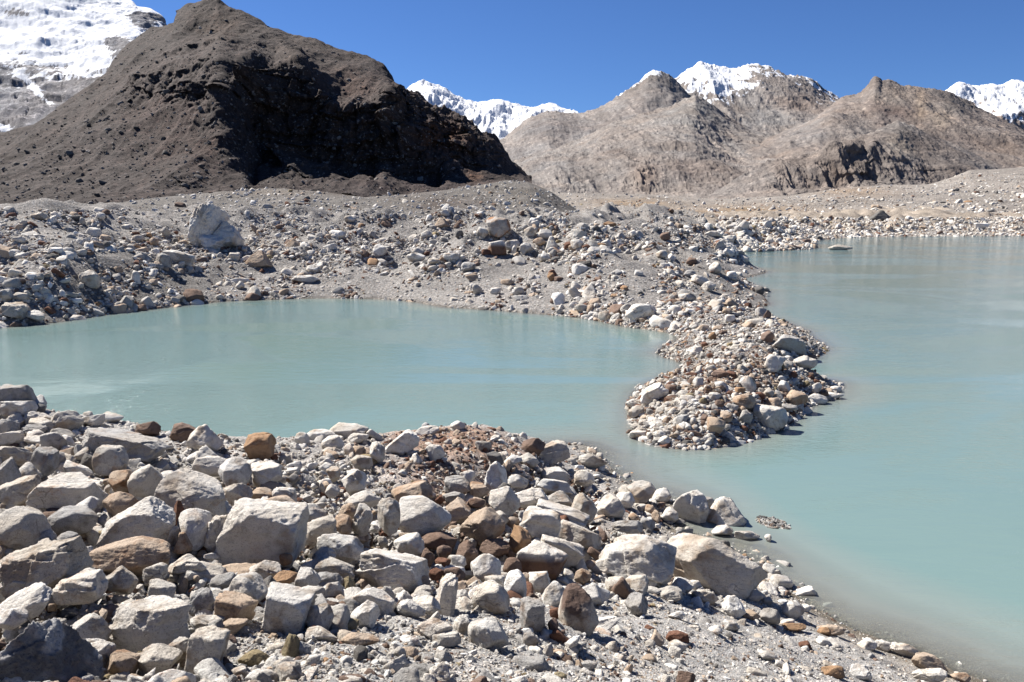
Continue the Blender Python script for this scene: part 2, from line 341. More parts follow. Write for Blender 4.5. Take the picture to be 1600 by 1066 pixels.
# ---------------------------------------------------------------- far terrain: lofted rows of ridge, bench and foot lines
def loft(name, rows, mat, x0, x1, nc, nr, disp, tintf=None, attrf=None, power=None, back=True, seed=0):
    """rows: foot to ridge, each a list of (px, py, distance); returns the mesh object"""
    px = np.linspace(x0, x1, nc); R = []
    for r in rows:
        r = np.array(sorted(r), float)
        R.append(np.stack([px, np.interp(px, r[:, 0], r[:, 1]), np.interp(px, r[:, 0], r[:, 2])], -1))
    R = [at(q[:, 0], q[:, 1], q[:, 2]) for q in R]
    if back:                                   # the far side of the ridge falls away again
        D = R[-1].copy(); k = (R[-1][:, 2]-R[0][:, 2]).clip(5)
        b1 = D.copy(); b1[:, 1] += k*.9; b1[:, 2] -= k*.55; b2 = D.copy(); b2[:, 1] += k*2; b2[:, 2] -= k*1.3
        nb = 2; R += [b1, b2]
    else: nb = 0
    R = np.array(R); n = len(R)
    # arc length spacing of rows
    L = [np.linalg.norm(R[i+1]-R[i], axis=1).mean() for i in range(n-1)]
    if power: L = [l*p for l, p in zip(L, list(power)+[.25]*(n))]
    s = np.concatenate([[0], np.cumsum(L)]); s /= s[-1]
    v = np.linspace(0, 1, nr); idx = np.clip(np.searchsorted(s, v, 'right')-1, 0, n-2); f = (v-s[idx])/(s[idx+1]-s[idx])
    G = R[idx]*(1-f)[:, None, None] + R[idx+1]*f[:, None, None]
    vr = (s[n-1-nb] if nb else 1.0)
    # soften creases a little along both directions
    for _ in range(3):
        G[1:-1] = G[1:-1]*.5 + .25*(G[:-2]+G[2:])
    for _ in range(2):
        G[:, 1:-1] = G[:, 1:-1]*.5 + .25*(G[:, :-2]+G[:, 2:])
    du = np.gradient(G, axis=1); dv = np.gradient(G, axis=0); N = np.cross(du, dv); N /= np.linalg.norm(N, axis=2)[..., None]+1e-9
    if N[..., 2].mean() < 0: N = -N
    vv = np.repeat((v/vr)[:, None], nc, 1)
    P0 = G.copy(); G = disp(P0, N, vv, np.repeat(px[None], nr, 0))
    du = np.gradient(G, axis=1); dv = np.gradient(G, axis=0); N2 = np.cross(du, dv); N2 /= np.linalg.norm(N2, axis=2)[..., None]+1e-9
    if N2[..., 2].mean() < 0: N2 = -N2
    V = G.reshape(-1, 3)
    tint = tintf(G, N2, vv, np.repeat(px[None], nr, 0)).reshape(-1, 3) if tintf else np.full((len(V), 3), .5)
    at_ = {k: a.ravel() for k, a in attrf(G, N2, vv, np.repeat(px[None], nr, 0)).items()} if attrf else None
    o = link_mesh(name, V, grid_faces(nr, nc), mat, True, attrs=at_, colattr=tint); tag(o, kind='structure')
    return o, V, grid_faces(nr, nc)

def mountain_material(name, s, snow=False, bump=1.0, con=1.0, warm=(1.07, .97, .89)):
    m = M(name); v = m.obj(); t = m.attr('tint', 'Color')
    mid = m.noise(1/s, 8, .68, v); fine = m.noise(6/s, 5, .75, v); big = m.noise(.15/s, 5, .6, v)
    st = m.noise(1.5/s, 6, .7, m.scalevec(v, 1, .25, .12))
    vc = m.voro(2.2/s, v, out='Color'); sp = m.n('ShaderNodeSeparateColor'); m.l(vc, sp.inputs[0])
    c = m.mix(m.ramp(big, (.38, 0.), (.62, .7)), t, m.mix(1.0, t, warm, 'MULTIPLY'))
    c = m.mix(m.ramp(mid, (.33, .5), (.5, 0.)), c, m.mix(1.0, c, (.66, .65, .66), 'MULTIPLY'))
    c = m.mix(m.ramp(st, (.46, 0.), (.62, .75*con)), c, m.mix(1.0, c, (1.36, 1.33, 1.30), 'MULTIPLY'))
    c = m.mix(m.ramp(st, (.38, .6*con), (.5, 0.)), c, m.mix(1.0, c, (.70, .68, .68), 'MULTIPLY'))
    st2 = m.noise(.30/s, 5, .6, m.scalevec(v, 1, .12, .07))
    c = m.mix(m.ramp(st2, (.40, .55), (.52, 0.)), c, m.mix(1.0, c, (.72, .69, .68), 'MULTIPLY'))
    c = m.mix(m.ramp(st2, (.54, 0.), (.62, .5)), c, m.mix(1.0, c, (1.3, 1.26, 1.22), 'MULTIPLY'))
    c = m.mix(m.ramp(fine, (.36, .85*con), (.5, 0.)), c, m.mix(1.0, c, (.48, .47, .48), 'MULTIPLY'))
    c = m.mix(m.ramp(fine, (.52, 0.), (.66, .8*con)), c, m.mix(1.0, c, (1.5, 1.48, 1.45), 'MULTIPLY'))
    c = m.mix(m.ramp(sp.outputs[0], (.90, .0), (.93, .75*con)), c, m.mix(1.0, c, (2.1, 2.05, 2.0), 'MULTIPLY'))
    c = m.mix(m.ramp(sp.outputs[1], (.88, .0), (.91, .7*con)), c, m.mix(1.0, c, (.42, .42, .44), 'MULTIPLY'))
    b = m.bump(mid, .55*bump, .4*s); b = m.bump(fine, .8*bump, .12*s, b)
    if snow:
        sn = m.math('ADD', m.attr('snow'), m.math('MULTIPLY', m.math('SUBTRACT', st, .5), .8))
        k = m.ramp(sn, (.47, 0.), (.53, 1.))
        c = m.mix(k, c, (.86, .88, .92))
    m.bsdf(c, .92, b, .12); return m.m

def ramp_px(px, *kn):
    a = np.array(kn); return np.interp(px, a[:, 0], a[:, 1])

# far snow peak in the middle, snow peak at the right edge, snow wall at the left
def snow_disp(A, fr, seed, keep=.25):
    def d(P, N, vv, px):
        k = A*(keep + (1-keep)*np.clip((1-vv)*4, 0, 1))
        r = ridged(P*[fr, fr*.6, fr*.5], 6, .55, seed)
        return P + N*(k*r)[..., None] + np.stack([0*r, 0*r, A*.12*ridged(P*fr*6, 4, .6, seed+5)], -1)
    return d
def snow_attr(bias, rel, seed, fr):
    def a(P, N, vv, px):
        z = P[..., 2]; zz = np.clip(vv, 0, 1)
        s = bias + rel*(zz-.5) + .75*(N[..., 2]-.62) + .38*fbm(P*[fr, fr, fr*2.2], 5, .6, seed)
        return {'snow': s}
    return a
const = lambda c: (lambda P, N, vv, px: np.broadcast_to(np.array(c), P.shape)*(1+.25*fbm(P*.004, 4, .5, 71))[..., None])
sm = mountain_material('snowy_rock_far', 60, True)
loft('hills_far_snow_peak', [
  [(560, 330, 6500), (950, 330, 6500)],
  [(560, 250, 7600), (640, 235, 7600), (740, 235, 7600), (800, 228, 7600), (950, 230, 7600)],
  [(560, 205, 8300), (640, 178, 8300), (690, 190, 8250), (740, 200, 8200), (800, 205, 8200), (950, 205, 8300)],
  [(560, 200, 9000), (610, 168, 9000), (636, 150, 9000), (648, 136, 9000), (657, 129, 9000), (670, 132, 9000), (694, 141, 9000), (711, 158, 9000), (724, 164, 9000), (751, 168, 9000), (778, 164, 9000), (798, 171, 9000), (832, 176, 9000),
   (843, 174, 9000), (861, 167, 9000), (887, 179, 9000), (950, 200, 9000)]],
  sm, 560, 950, 420, 200, snow_disp(260, 1/1100, 101), const((.26, .24, .24)), snow_attr(.72, .45, 103, 1/260))
loft('hills_right_snow_peak', [
  [(1420, 330, 6500), (1800, 330, 6500)],
  [(1420, 230, 7000), (1520, 215, 7000), (1600, 235, 7000), (1800, 230, 7000)],
  [(1420, 200, 7600), (1486, 165, 7700), (1540, 170, 7500), (1600, 170, 7400), (1800, 150, 7500)],
  [(1420, 180, 8000), (1486, 146, 8000), (1499, 135, 8000), (1531, 141, 8000), (1550, 137, 8000), (1569, 135, 8000), (1583, 127, 8000), (1600, 131, 8000), (1650, 100, 8000), (1800, 90, 8000)]],
  sm, 1430, 1790, 380, 200, snow_disp(240, 1/900, 111), const((.36, .31, .28)), snow_attr(.50, .35, 113, 1/240))
sl_m = mountain_material('snowy_rock_wall', 22, True)
def wall_snow(P, N, vv, px):
    Y = proj(P.reshape(-1, 3))[1].reshape(px.shape)
    b = np.interp(Y, [-300, -30, 40, 85, 110, 135, 160, 220], [.80, .76, .70, .60, .42, .28, .20, .10])
    b = b + .35*blob(px, Y, 130, 50, 45, 50) + .3*blob(px, Y, 165, 20, 40, 30) - .55*blob(px, Y, 224, 30, 30, 16) - .55*blob(px, Y, 182, 66, 24, 18) - .22*blob(px, Y, 20, 20, 30, 12) - .25*blob(px, Y, 90, 40, 26, 9)
    d_ = np.exp(-(((Y-130)-(px-45)*.85)/9)**2)*np.clip(1-np.abs(px-60)/45, 0, 1)
    d2 = np.exp(-(((Y-195)-(px-0)*.6)/5)**2)*np.clip(1-np.abs(px-0)/25, 0, 1)
    return {'snow': b + .45*d_ + .6*d2 + .25*(N[..., 2]-.6) + .50*fbm(P*[1/300, 1/300, 1/55], 6, .64, 123)}
loft('hills_left_snow_wall', [
  [(-400, 330, 1900), (450, 330, 1900)],
  [(-400, 215, 2000), (0, 205, 2020), (60, 205, 2020), (450, 200, 2050)],
  [(-400, 120, 2500), (0, 110, 2450), (100, 118, 2500), (200, 75, 2600), (450, 160, 2600)],
  [(-400, 20, 3000), (0, 50, 2850), (60, 45, 2850), (150, 50, 2900), (215, 40, 2950), (450, 150, 2900)],
  [(-400, -420, 4300), (-100, -260, 4100), (60, -130, 3900), (130, -55, 3700), (170, -20, 3500), (190, -2, 3400), (206, 1, 3350), (214, 10, 3300), (235, 13, 3280), (252, 23, 3250), (258, 40, 3240), (330, 110, 3200), (450, 200, 3200)]],
  sl_m, -300, 430, 560, 420,
  lambda P, N, vv, px: P + N*((11*ridged(P*[1/300, 1/300, 1/200], 4, .5, 121) + 17*ridged(P*[1/250, 1/250, 1/90], 5, .58, 122) + 8*joints(P, 120, 45, 127)*np.clip((.62-vv)*6, 0, 1)*(.06+.94*np.clip((.60-vv)*5, 0, 1)) + 7*fbm(P/30, 4, .6, 124))*(.1+.9*np.clip((1-vv)*6, 0, 1)))[..., None],
  const((.23, .235, .255)),
  wall_snow)

# brown hills
def hill_disp(A, fr, seed, gully=.6, keep=.2, crag=None, jag=0.0):
    def d(P, N, vv, px):
        k = keep + (1-keep)*np.clip((1-vv)*5, 0, 1)
        Pw = P + 28*np.stack([fbm(P*fr*.8, 3, .5, seed+9), 0*P[..., 0], 0*P[..., 0]], -1)
        g = .74*ridged(Pw*[fr*1.1, fr*.22, fr*.22], 4, .5, seed) + .26*ridged(Pw*[fr*3.6, fr*1.2, fr*1.2], 5, .62, seed+2)
        f = fbm(P*fr*1.3, 6, .55, seed+3)
        a = A*k*(gully*g + (1-gully)*f*1.1)
        Q = P + N*a[..., None]
        Q = Q + N*(A*.10*ridged(P*fr*[13, 7, 7], 4, .65, seed+6))[..., None]
        Q[..., 2] += A*.22*np.clip(1-np.abs(vv-1)*14, 0, 1)*ridged(P*fr*[9, 2, 0], 4, .65, seed+8)
        if crag is not None:
            c = crag(P, vv, px)
            r = ridged(P*[fr*5, fr*2, fr*1.4], 5, .6, seed+7)
            Q = Q + np.stack([0*c, -c*A*(.42*np.clip(r+.2, -.3, 1.4)+.28*joints(P, .2/fr, .22/fr, seed+12)), c*A*.3*r], -1)
        if jag: Q[..., 2] += jag*np.clip(1-np.abs(vv-1)*8, 0, 1)*ridged(P*fr*9, 4, .6, seed+8)
        return Q
    return d
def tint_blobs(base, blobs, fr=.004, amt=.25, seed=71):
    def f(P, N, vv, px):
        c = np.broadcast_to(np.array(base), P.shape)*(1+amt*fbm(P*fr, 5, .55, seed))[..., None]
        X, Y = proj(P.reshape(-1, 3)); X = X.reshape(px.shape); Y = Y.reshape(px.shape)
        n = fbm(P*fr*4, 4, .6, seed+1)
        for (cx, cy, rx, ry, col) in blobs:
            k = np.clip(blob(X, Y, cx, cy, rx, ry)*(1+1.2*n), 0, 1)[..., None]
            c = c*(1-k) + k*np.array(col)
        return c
    return f
hm_far = mountain_material('brown_hill_far', 20, True, con=.5)
hm_mid = mountain_material('brown_hill', 13, con=.5)
TAN = (.36, .30, .25)
loft('hills_back_ridge', [
  [(740, 330, 1900), (1260, 330, 1900)],
  [(740, 262, 2250), (850, 245, 2250), (950, 235, 2300), (1090, 255, 2300), (1260, 310, 2300)],
  [(740, 240, 2500), (850, 214, 2500), (930, 205, 2500), (1000, 180, 2600), (1070, 200, 2600), (1150, 240, 2500), (1260, 300, 2400)],
  [(740, 240, 2900), (790, 215, 2900), (826, 184, 2900), (858, 174, 2900), (892, 178, 2900), (907, 177, 2900), (930, 173, 2900), (958, 156, 2950), (1000, 128, 3000), (1013, 113, 3000), (1025, 110, 3000), (1045, 116, 3000), (1060, 130, 3000), (1110, 190, 2900), (1180, 240, 2700), (1260, 290, 2500)]],
  hm_far, 740, 1255, 420, 240, hill_disp(38, 1/260, 201, .6, .12), tint_blobs((0.243, 0.230, 0.223), [(880, 200, 60, 14, (0.178, 0.168, 0.168))]),
  lambda P, N, vv, px: {'snow': np.where(px > 935, .12, -.5) + .50*blob(px, vv*100, 1022, 100, 26, 9) + .30*blob(px, vv*100, 975, 99, 30, 4)+ .3*fbm(P*[1/60, 1/60, 1/40], 5, .6, 5)})
loft('hills_snowcapped', [
  [(1000, 330, 2100), (1400, 330, 2100)],
  [(1000, 250, 2500), (1150, 225, 2600), (1250, 215, 2600), (1400, 240, 2500)],
  [(1000, 200, 2800), (1080, 165, 2900), (1150, 178, 2850), (1230, 175, 2850), (1310, 180, 2850), (1400, 210, 2800)],
  [(1000, 170, 3000), (1062, 128, 3100), (1110, 128, 3100), (1160, 140, 3050), (1230, 140, 3050), (1300, 165, 3100), (1400, 200, 3100)],
  [(1000, 150, 3300), (1054, 124, 3300), (1067, 114, 3300), (1080, 106, 3300), (1088, 103, 3300), (1094, 97, 3300), (1112, 102, 3300), (1147, 108, 3300), (1165, 102, 3300), (1180, 100, 3300), (1199, 103, 3300), (1228, 117, 3300), (1269, 122, 3300), (1285, 137, 3300), (1308, 152, 3300), (1330, 165, 3300), (1400, 190, 3300)]],
  hm_far, 1010, 1400, 420, 260, hill_disp(42, 1/240, 211, .65, .15), tint_blobs((0.249, 0.234, 0.224), [(1250, 165, 50, 25, (0.255, 0.220, 0.200)), (1200, 185, 60, 14, (0.222, 0.217, 0.214))]),
  lambda P, N, vv, px: {'snow': np.interp(vv, [0, .55, .72, .85, 1], [-.3, .0, .34, .52, .60]) + .35*blob(px, vv*100, 1115, 85, 50, 22) - .33*blob(px, vv*100, 1230, 80, 40, 18) + .62*fbm(P*[1/34, 1/34, 1/60], 6, .68, 7) - .05})
loft('hills_pyramid', [
  [(760, 330, 900), (1000, 330, 900), (1300, 330, 900)],
  [(760, 310, 1050), (870, 303, 1050), (1000, 306, 1050), (1140, 312, 1050), (1300, 300, 1050)],
  [(760, 300, 1200), (870, 275, 1200), (960, 262, 1200), (1020, 252, 1220), (1080, 258, 1200), (1140, 265, 1200), (1200, 255, 1220), (1300, 285, 1200)],
  [(760, 290, 1400), (850, 262, 1400), (910, 240, 1450), (1000, 215, 1500), (1080, 208, 1500), (1110, 218, 1500), (1150, 226, 1530), (1220, 243, 1520), (1300, 270, 1400)],
  [(760, 275, 1650), (800, 256, 1650), (850, 240, 1700), (907, 220, 1750), (958, 193, 1800), (1003, 178, 1850), (1050, 166, 1850), (1075, 155, 1850), (1086, 150, 1850), (1098, 156, 1858), (1140, 186, 1900), (1170, 202, 1920), (1230, 222, 1900), (1300, 250, 1820)]],
  hm_mid, 760, 1300, 640, 380, hill_disp(26, 1/150, 221, .65, .15, crag=lambda P, vv, px: np.clip(1-abs(vv-.22)*6, 0, 1)*(blob(px, 0*px, 1000, 0, 22, 1)+blob(px, 0*px, 1225, 0, 35, 1)*1.2)), 
  tint_blobs((0.256, 0.239, 0.226), [(1010, 270, 25, 24, (0.251, 0.211, 0.186)), (955, 232, 35, 16, (0.188, 0.168, 0.158)), (1090, 270, 60, 25, (0.212, 0.189, 0.177)), (1150, 285, 40, 22, (0.189, 0.170, 0.162)), (1080, 180, 40, 25, (0.236, 0.229, 0.221)), (870, 260, 60, 20, (0.228, 0.218, 0.213))]))
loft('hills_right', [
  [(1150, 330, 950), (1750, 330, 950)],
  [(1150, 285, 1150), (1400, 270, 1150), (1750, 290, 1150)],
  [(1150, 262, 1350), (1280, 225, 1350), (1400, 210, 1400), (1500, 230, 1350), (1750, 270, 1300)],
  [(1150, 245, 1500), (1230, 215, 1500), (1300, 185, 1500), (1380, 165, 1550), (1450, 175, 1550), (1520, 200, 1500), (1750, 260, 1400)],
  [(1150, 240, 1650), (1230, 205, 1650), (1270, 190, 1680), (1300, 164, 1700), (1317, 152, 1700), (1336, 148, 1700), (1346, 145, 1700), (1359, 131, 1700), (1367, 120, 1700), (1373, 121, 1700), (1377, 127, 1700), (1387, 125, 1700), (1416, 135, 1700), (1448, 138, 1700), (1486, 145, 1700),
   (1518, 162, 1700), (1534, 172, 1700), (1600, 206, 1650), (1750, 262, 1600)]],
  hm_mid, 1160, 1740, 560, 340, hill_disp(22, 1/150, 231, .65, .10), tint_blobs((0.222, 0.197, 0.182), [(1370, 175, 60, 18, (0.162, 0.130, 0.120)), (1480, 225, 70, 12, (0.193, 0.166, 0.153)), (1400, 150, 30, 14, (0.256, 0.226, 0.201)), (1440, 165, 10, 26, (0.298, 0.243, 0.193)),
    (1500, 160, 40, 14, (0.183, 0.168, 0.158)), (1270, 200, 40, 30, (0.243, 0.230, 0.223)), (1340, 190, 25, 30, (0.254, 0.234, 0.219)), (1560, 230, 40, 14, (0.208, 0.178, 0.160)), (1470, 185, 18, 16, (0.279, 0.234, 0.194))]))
loft('hills_front_crags', [
  [(1080, 335, 780), (1700, 335, 780)],
  [(1080, 325, 880), (1130, 312, 880), (1200, 303, 880), (1300, 298, 880), (1400, 290, 880), (1700, 300, 880)],
  [(1080, 318, 900), (1120, 306, 900), (1160, 292, 905), (1220, 258, 915), (1260, 270, 910), (1300, 228, 920), (1335, 232, 920), (1350, 245, 915), (1362, 230, 925), (1400, 245, 915), (1440, 262, 910), (1500, 268, 905), (1560, 280, 900), (1700, 295, 900)],
  [(1080, 322, 930), (1120, 300, 930), (1160, 275, 930), (1200, 252, 940), (1230, 250, 940), (1276, 238, 950), (1340, 218, 1000), (1403, 190, 1050), (1422, 196, 1050), (1480, 222, 1050), (1520, 240, 1030), (1556, 257, 1000), (1620, 280, 1000), (1700, 290, 1000)]],
  hm_mid, 1090, 1690, 640, 300, hill_disp(11, 1/75, 241, .6, .2, crag=lambda P, vv, px: np.clip(1-abs(vv-.5)*3.2, 0, 1)*np.clip(blob(px, 0*px, 1345, 0, 75, 1)*1.6+blob(px, 0*px, 1222, 0, 30, 1)*1.3+.5*blob(px, 0*px, 1450, 0, 40, 1), 0, 1.5)),
  tint_blobs((0.230, 0.210, 0.197), [(1310, 262, 22, 30, (0.248, 0.203, 0.173)), (1345, 255, 50, 26, (0.198, 0.180, 0.168)), (1410, 225, 20, 22, (0.311, 0.281, 0.241)), (1440, 220, 30, 14, (0.173, 0.156, 0.148)), (1222, 275, 16, 22, (0.210, 0.185, 0.170)), (1500, 250, 40, 14, (0.176, 0.164, 0.159)),
     (1400, 193, 60, 5, (0.303, 0.283, 0.263))]))

# dark mountain above the left shore
dm = mountain_material('dark_scree_rock', 4.2, bump=1.3, warm=(1.05, .98, .94))
def dark_disp(P, N, vv, px):
    X, Y = proj(P.reshape(-1, 3)); X = X.reshape(px.shape); Y = Y.reshape(px.shape)
    k = .12 + .88*np.clip((1-vv)*6, 0, 1)
    g = ridged(P*[1/55, 1/160, 1/160], 5, .5, 301)
    f = fbm(P/60, 6, .55, 303)
    scree = np.clip((380-X)/120, 0, 1)*.75
    a = k*(9*g*(1-scree*.35) + 6.5*f*(1-scree*.5))
    Q = P + N*a[..., None]
    # cliffs and crags: strong relief where rock is bare
    c = np.clip(blob(X, Y, 470, 190, 110, 75)*1.5 + blob(X, Y, 600, 190, 70, 70)*1.3 + blob(X, Y, 700, 230, 70, 45)*1.3 + .8*blob(X, Y, 300, 150, 60, 20) + .9*blob(X, Y, 300, 25, 25, 18), 0, 1.1)*k**.4
    oc = np.clip(fbm(P*[1/70, 1/70, 1/28], 5, .55, 321)*3.2-.75 + .9*blob(X, Y, 290, 130, 90, 30) + .5*blob(X, Y, 340, 60, 80, 25) + .5*blob(X, Y, 500, 100, 70, 30), 0, 1)*np.clip((X-120)/120, .25, 1)*(.15+.85*np.clip((1-vv)*8, 0, 1))
    edge = np.interp(X, [330, 345, 400, 430, 467, 480, 518, 579, 606, 640, 660], [60, 95, 96, 122, 102, 132, 172, 170, 148, 120, 60])
    c = c*np.clip((Y-edge+14)/18, .12, 1); oc = oc*np.where(X > 345, .45, 1)
    c = np.maximum(c, oc*.5)
    r = ridged(P*[1/32, 1/32, 1/60], 6, .6, 305); h = ridged(P*[1/70, 1/70, 1/9], 4, .6, 307)
    Q = Q + np.stack([c*4*h, -c*(9*r+3*h+7*joints(P, 15, 12, 331)+3*joints(P, 6, 5, 335)), c*3*r], -1)
    Q = Q + N*(.6*fbm(P/6, 4, .65, 309) + 2.0*c*ridged(P*[1/10, 1/10, 1/17], 4, .62, 315))[..., None]
    kn = 34*blob(X, Y, 418, 148, 20, 17) + 26*blob(X, Y, 612, 205, 12, 22) + 22*blob(X, Y, 636, 232, 12, 16) + 30*blob(X, Y, 462, 252, 14, 14) + 10*blob(X, Y, 448, 232, 8, 7) + 20*blob(X, Y, 508, 140, 16, 12)
    Q = Q + np.stack([-.35*kn, -kn*(1+.3*r), .25*kn], -1)
    j = np.clip((X-600)/60, 0, 1)*np.clip(1-np.abs(vv-1)*5, 0, 1)
    Q[..., 2] += (j*11*np.clip(ridged(P*[1/16, 1/40, 0], 4, .6, 311), -.3, 1) + 4*np.clip(1-np.abs(vv-1)*8, 0, 1)*np.clip((X-180)/60, 0, 1)*fbm(P*[1/22, 1/40, 0], 4, .6, 313))
    return Q
dark_o = loft('hills_dark_mountain', [
  [(-300, 380, 300), (0, 372, 300), (250, 352, 310), (450, 340, 320), (690, 330, 380), (830, 322, 430)],
  [(-300, 330, 400), (0, 325, 400), (250, 305, 420), (380, 300, 440), (400, 302, 455), (450, 300, 470), (560, 303, 480), (600, 302, 490), (690, 306, 540), (750, 295, 580), (810, 288, 600), (830, 290, 600)],
  [(-300, 280, 490), (0, 280, 490), (150, 262, 500), (300, 240, 505), (350, 245, 508), (385, 262, 515), (398, 285, 560), (408, 262, 590), (440, 258, 596), (480, 255, 596), (515, 272, 600), (545, 289, 594), (586, 288, 594), (597, 272, 585), (643, 297, 600), (688, 299, 612), (695, 262, 650), (720, 270, 655), (760, 264, 660), (800, 275, 670), (830, 285, 670)],
  [(-300, 235, 570), (0, 245, 570), (150, 195, 580), (300, 160, 570), (345, 150, 560), (368, 180, 566), (392, 200, 600), (430, 180, 606), (470, 190, 604), (520, 225, 600), (580, 225, 602), (610, 215, 610), (630, 225, 630), (680, 235, 655), (720, 235, 672), (760, 245, 690), (800, 268, 700), (830, 280, 700)],
  [(-300, 215, 640), (0, 228, 640), (120, 170, 650), (220, 120, 640), (300, 96, 615), (345, 90, 596), (372, 98, 600), (400, 97, 606), (430, 125, 614), (467, 101, 612), (480, 134, 608), (494, 159, 606), (518, 175, 604), (550, 174, 604), (579, 171, 606), (606, 148, 616), (625, 165, 655), (680, 200, 680), (720, 208, 700), (760, 225, 715), (800, 262, 720), (830, 280, 720)],
  [(-300, 200, 700), (0, 213, 700), (60, 200, 700), (100, 165, 710), (200, 96, 730), (275, 55, 740), (345, 45, 740), (430, 62, 720), (520, 100, 700), (580, 118, 690), (600, 122, 700), (640, 150, 710), (680, 180, 720), (720, 195, 740), (765, 222, 750), (800, 262, 750), (830, 280, 740)],
  [(-300, 195, 740), (0, 210, 740), (60, 196, 740), (135, 140, 760), (165, 118, 770), (178, 92, 780), (200, 68, 790), (235, 45, 800), (262, 37, 800), (274, 32, 800), (276, 12, 800), (290, 3, 800), (340, -6, 800), (350, 2, 800), (395, 26, 795), (450, 52, 790), (500, 65, 780), (545, 78, 780), (584, 91, 770), (600, 100, 765), (613, 120, 760), (620, 136, 760), (636, 152, 760),
   (653, 156, 765), (680, 177, 770), (711, 188, 775), (741, 208, 780), (765, 220, 780), (776, 228, 780), (788, 243, 780), (797, 258, 780), (806, 274, 780), (830, 292, 780)]],
  dm, -300, 830, 980, 560, dark_disp,
  tint_blobs((0.058, 0.046, 0.043), [(250, 190, 60, 50, (0.068, 0.047, 0.042)), (90, 290, 150, 34, (0.064, 0.053, 0.050)), (150, 240, 60, 50, (0.068, 0.056, 0.053)), (320, 230, 30, 30, (0.072, 0.048, 0.041)), (340, 40, 40, 22, (0.068, 0.047, 0.037)), (480, 80, 60, 25, (0.080, 0.063, 0.055)), (540, 130, 40, 22, (0.080, 0.053, 0.044)),
     (690, 215, 35, 22, (0.091, 0.048, 0.031)), (740, 275, 14, 10, (0.108, 0.065, 0.044)), (450, 260, 60, 12, (0.064, 0.053, 0.050)), (640, 290, 80, 10, (0.064, 0.049, 0.047))], fr=.012, amt=.42))

# grey mound between moraine and dark mountain, and the tan moraine behind the lake
gm_mound = ground_material('mound_gravel', (.20, .19, .18), (.145, .138, .13), 1.2)
def soft_disp(A, fr, seed):
    def d(P, N, vv, px):
        k = .25 + .75*np.clip((1-vv)*5, 0, 1)
        k = k*np.clip((P[..., 2]+1)/14, .03, 1)
        return P + N*(k*A*(.7*fbm(P*fr, 6, .6, seed) + .5*ridged(P*fr*.6, 4, .5, seed+3)))[..., None]
    return d
mound_o = loft('hills_grey_mound', [
  [(-300, 372, 125), (0, 370, 125), (500, 370, 140), (900, 366, 165), (1060, 366, 200)],
  [(-300, 352, 160), (0, 351, 160), (300, 345, 170), (600, 344, 175), (900, 350, 190), (1060, 356, 230)],
  [(-300, 348, 190), (0, 348, 190), (130, 336, 200), (300, 325, 215), (440, 318, 220), (600, 325, 220), (740, 316, 230), (830, 318, 235), (920, 344, 235), (1060, 352, 250)],
  [(-300, 350, 230), (0, 348, 230), (100, 332, 240), (170, 318, 250), (250, 309, 260), (330, 300, 265), (440, 296, 270), (520, 302, 270), (570, 307, 270), (640, 303, 275), (700, 297, 280), (740, 291, 280), (790, 281, 285), (825, 284, 285), (860, 300, 282), (890, 320, 280), (915, 337, 278), (960, 344, 275), (1060, 350, 280)]],
  gm_mound, -300, 1060, 760, 200, soft_disp(3.0, 1/28, 401), tint_blobs((.5, .5, .5), [(690, 318, 60, 10, (.34, .30, .28)), (560, 300, 90, 7, (.36, .32, .30)), (420, 300, 80, 7, (.56, .53, .5)), (800, 300, 50, 18, (.52, .51, .49)), (240, 335, 150, 12, (.44, .43, .42))], fr=.02, amt=.3))
gm_tan = ground_material('far_moraine_gravel', (.34, .315, .29), (.27, .25, .23), 1.8)
tan_o = loft('hills_tan_moraine', [
  [(820, 378, 225), (1200, 382, 235), (1280, 380, 250), (1400, 374.5, 275), (1600, 371.5, 288), (2000, 371, 290)],
  [(820, 366, 245), (1200, 366, 250), (1280, 372.5, 268), (1400, 368.2, 291), (1600, 366, 304), (2000, 365.6, 306)],
  [(820, 352, 290), (1000, 352, 290), (1150, 352, 290), (1280, 359, 300), (1400, 357, 312), (1600, 355, 322), (2000, 352, 322)],
  [(820, 345, 340), (1000, 346, 340), (1180, 344, 350), (1280, 342, 350), (1340, 338, 350), (1370, 333, 352), (1400, 342, 350), (1480, 340, 350), (1600, 335, 350), (2000, 325, 350)],
  [(820, 338, 400), (940, 333, 400), (1060, 330, 400), (1180, 330, 420), (1300, 325, 420), (1420, 318, 430), (1600, 300, 430), (2000, 285, 430)],
  [(820, 318, 520), (940, 318, 520), (1100, 322, 520), (1250, 312, 540), (1400, 300, 550), (1600, 283, 550), (2000, 260, 550)],
  [(820, 300, 700), (870, 301, 700), (1000, 304, 700), (1140, 311, 700), (1200, 309, 700), (1260, 303, 700), (1330, 293, 690), (1380, 290, 690), (1450, 289, 690), (1490, 276, 680), (1515, 266, 680), (1545, 265, 690), (1600, 261, 700), (1750, 250, 700), (2000, 235, 700)]],
  gm_tan, 820, 1980, 800, 240, soft_disp(4.5, 1/45, 411), tint_blobs((.5, .5, .5), [(1150, 330, 120, 9, (.52, .43, .33)), (990, 318, 60, 7, (.50, .41, .31)), (1000, 335, 60, 9, (.42, .42, .41)), (1376, 336, 18, 8, (.25, .25, .25)), (1550, 345, 120, 14, (.55, .53, .5)), (1330, 300, 60, 10, (.5, .44, .38))], fr=.012, amt=.25))

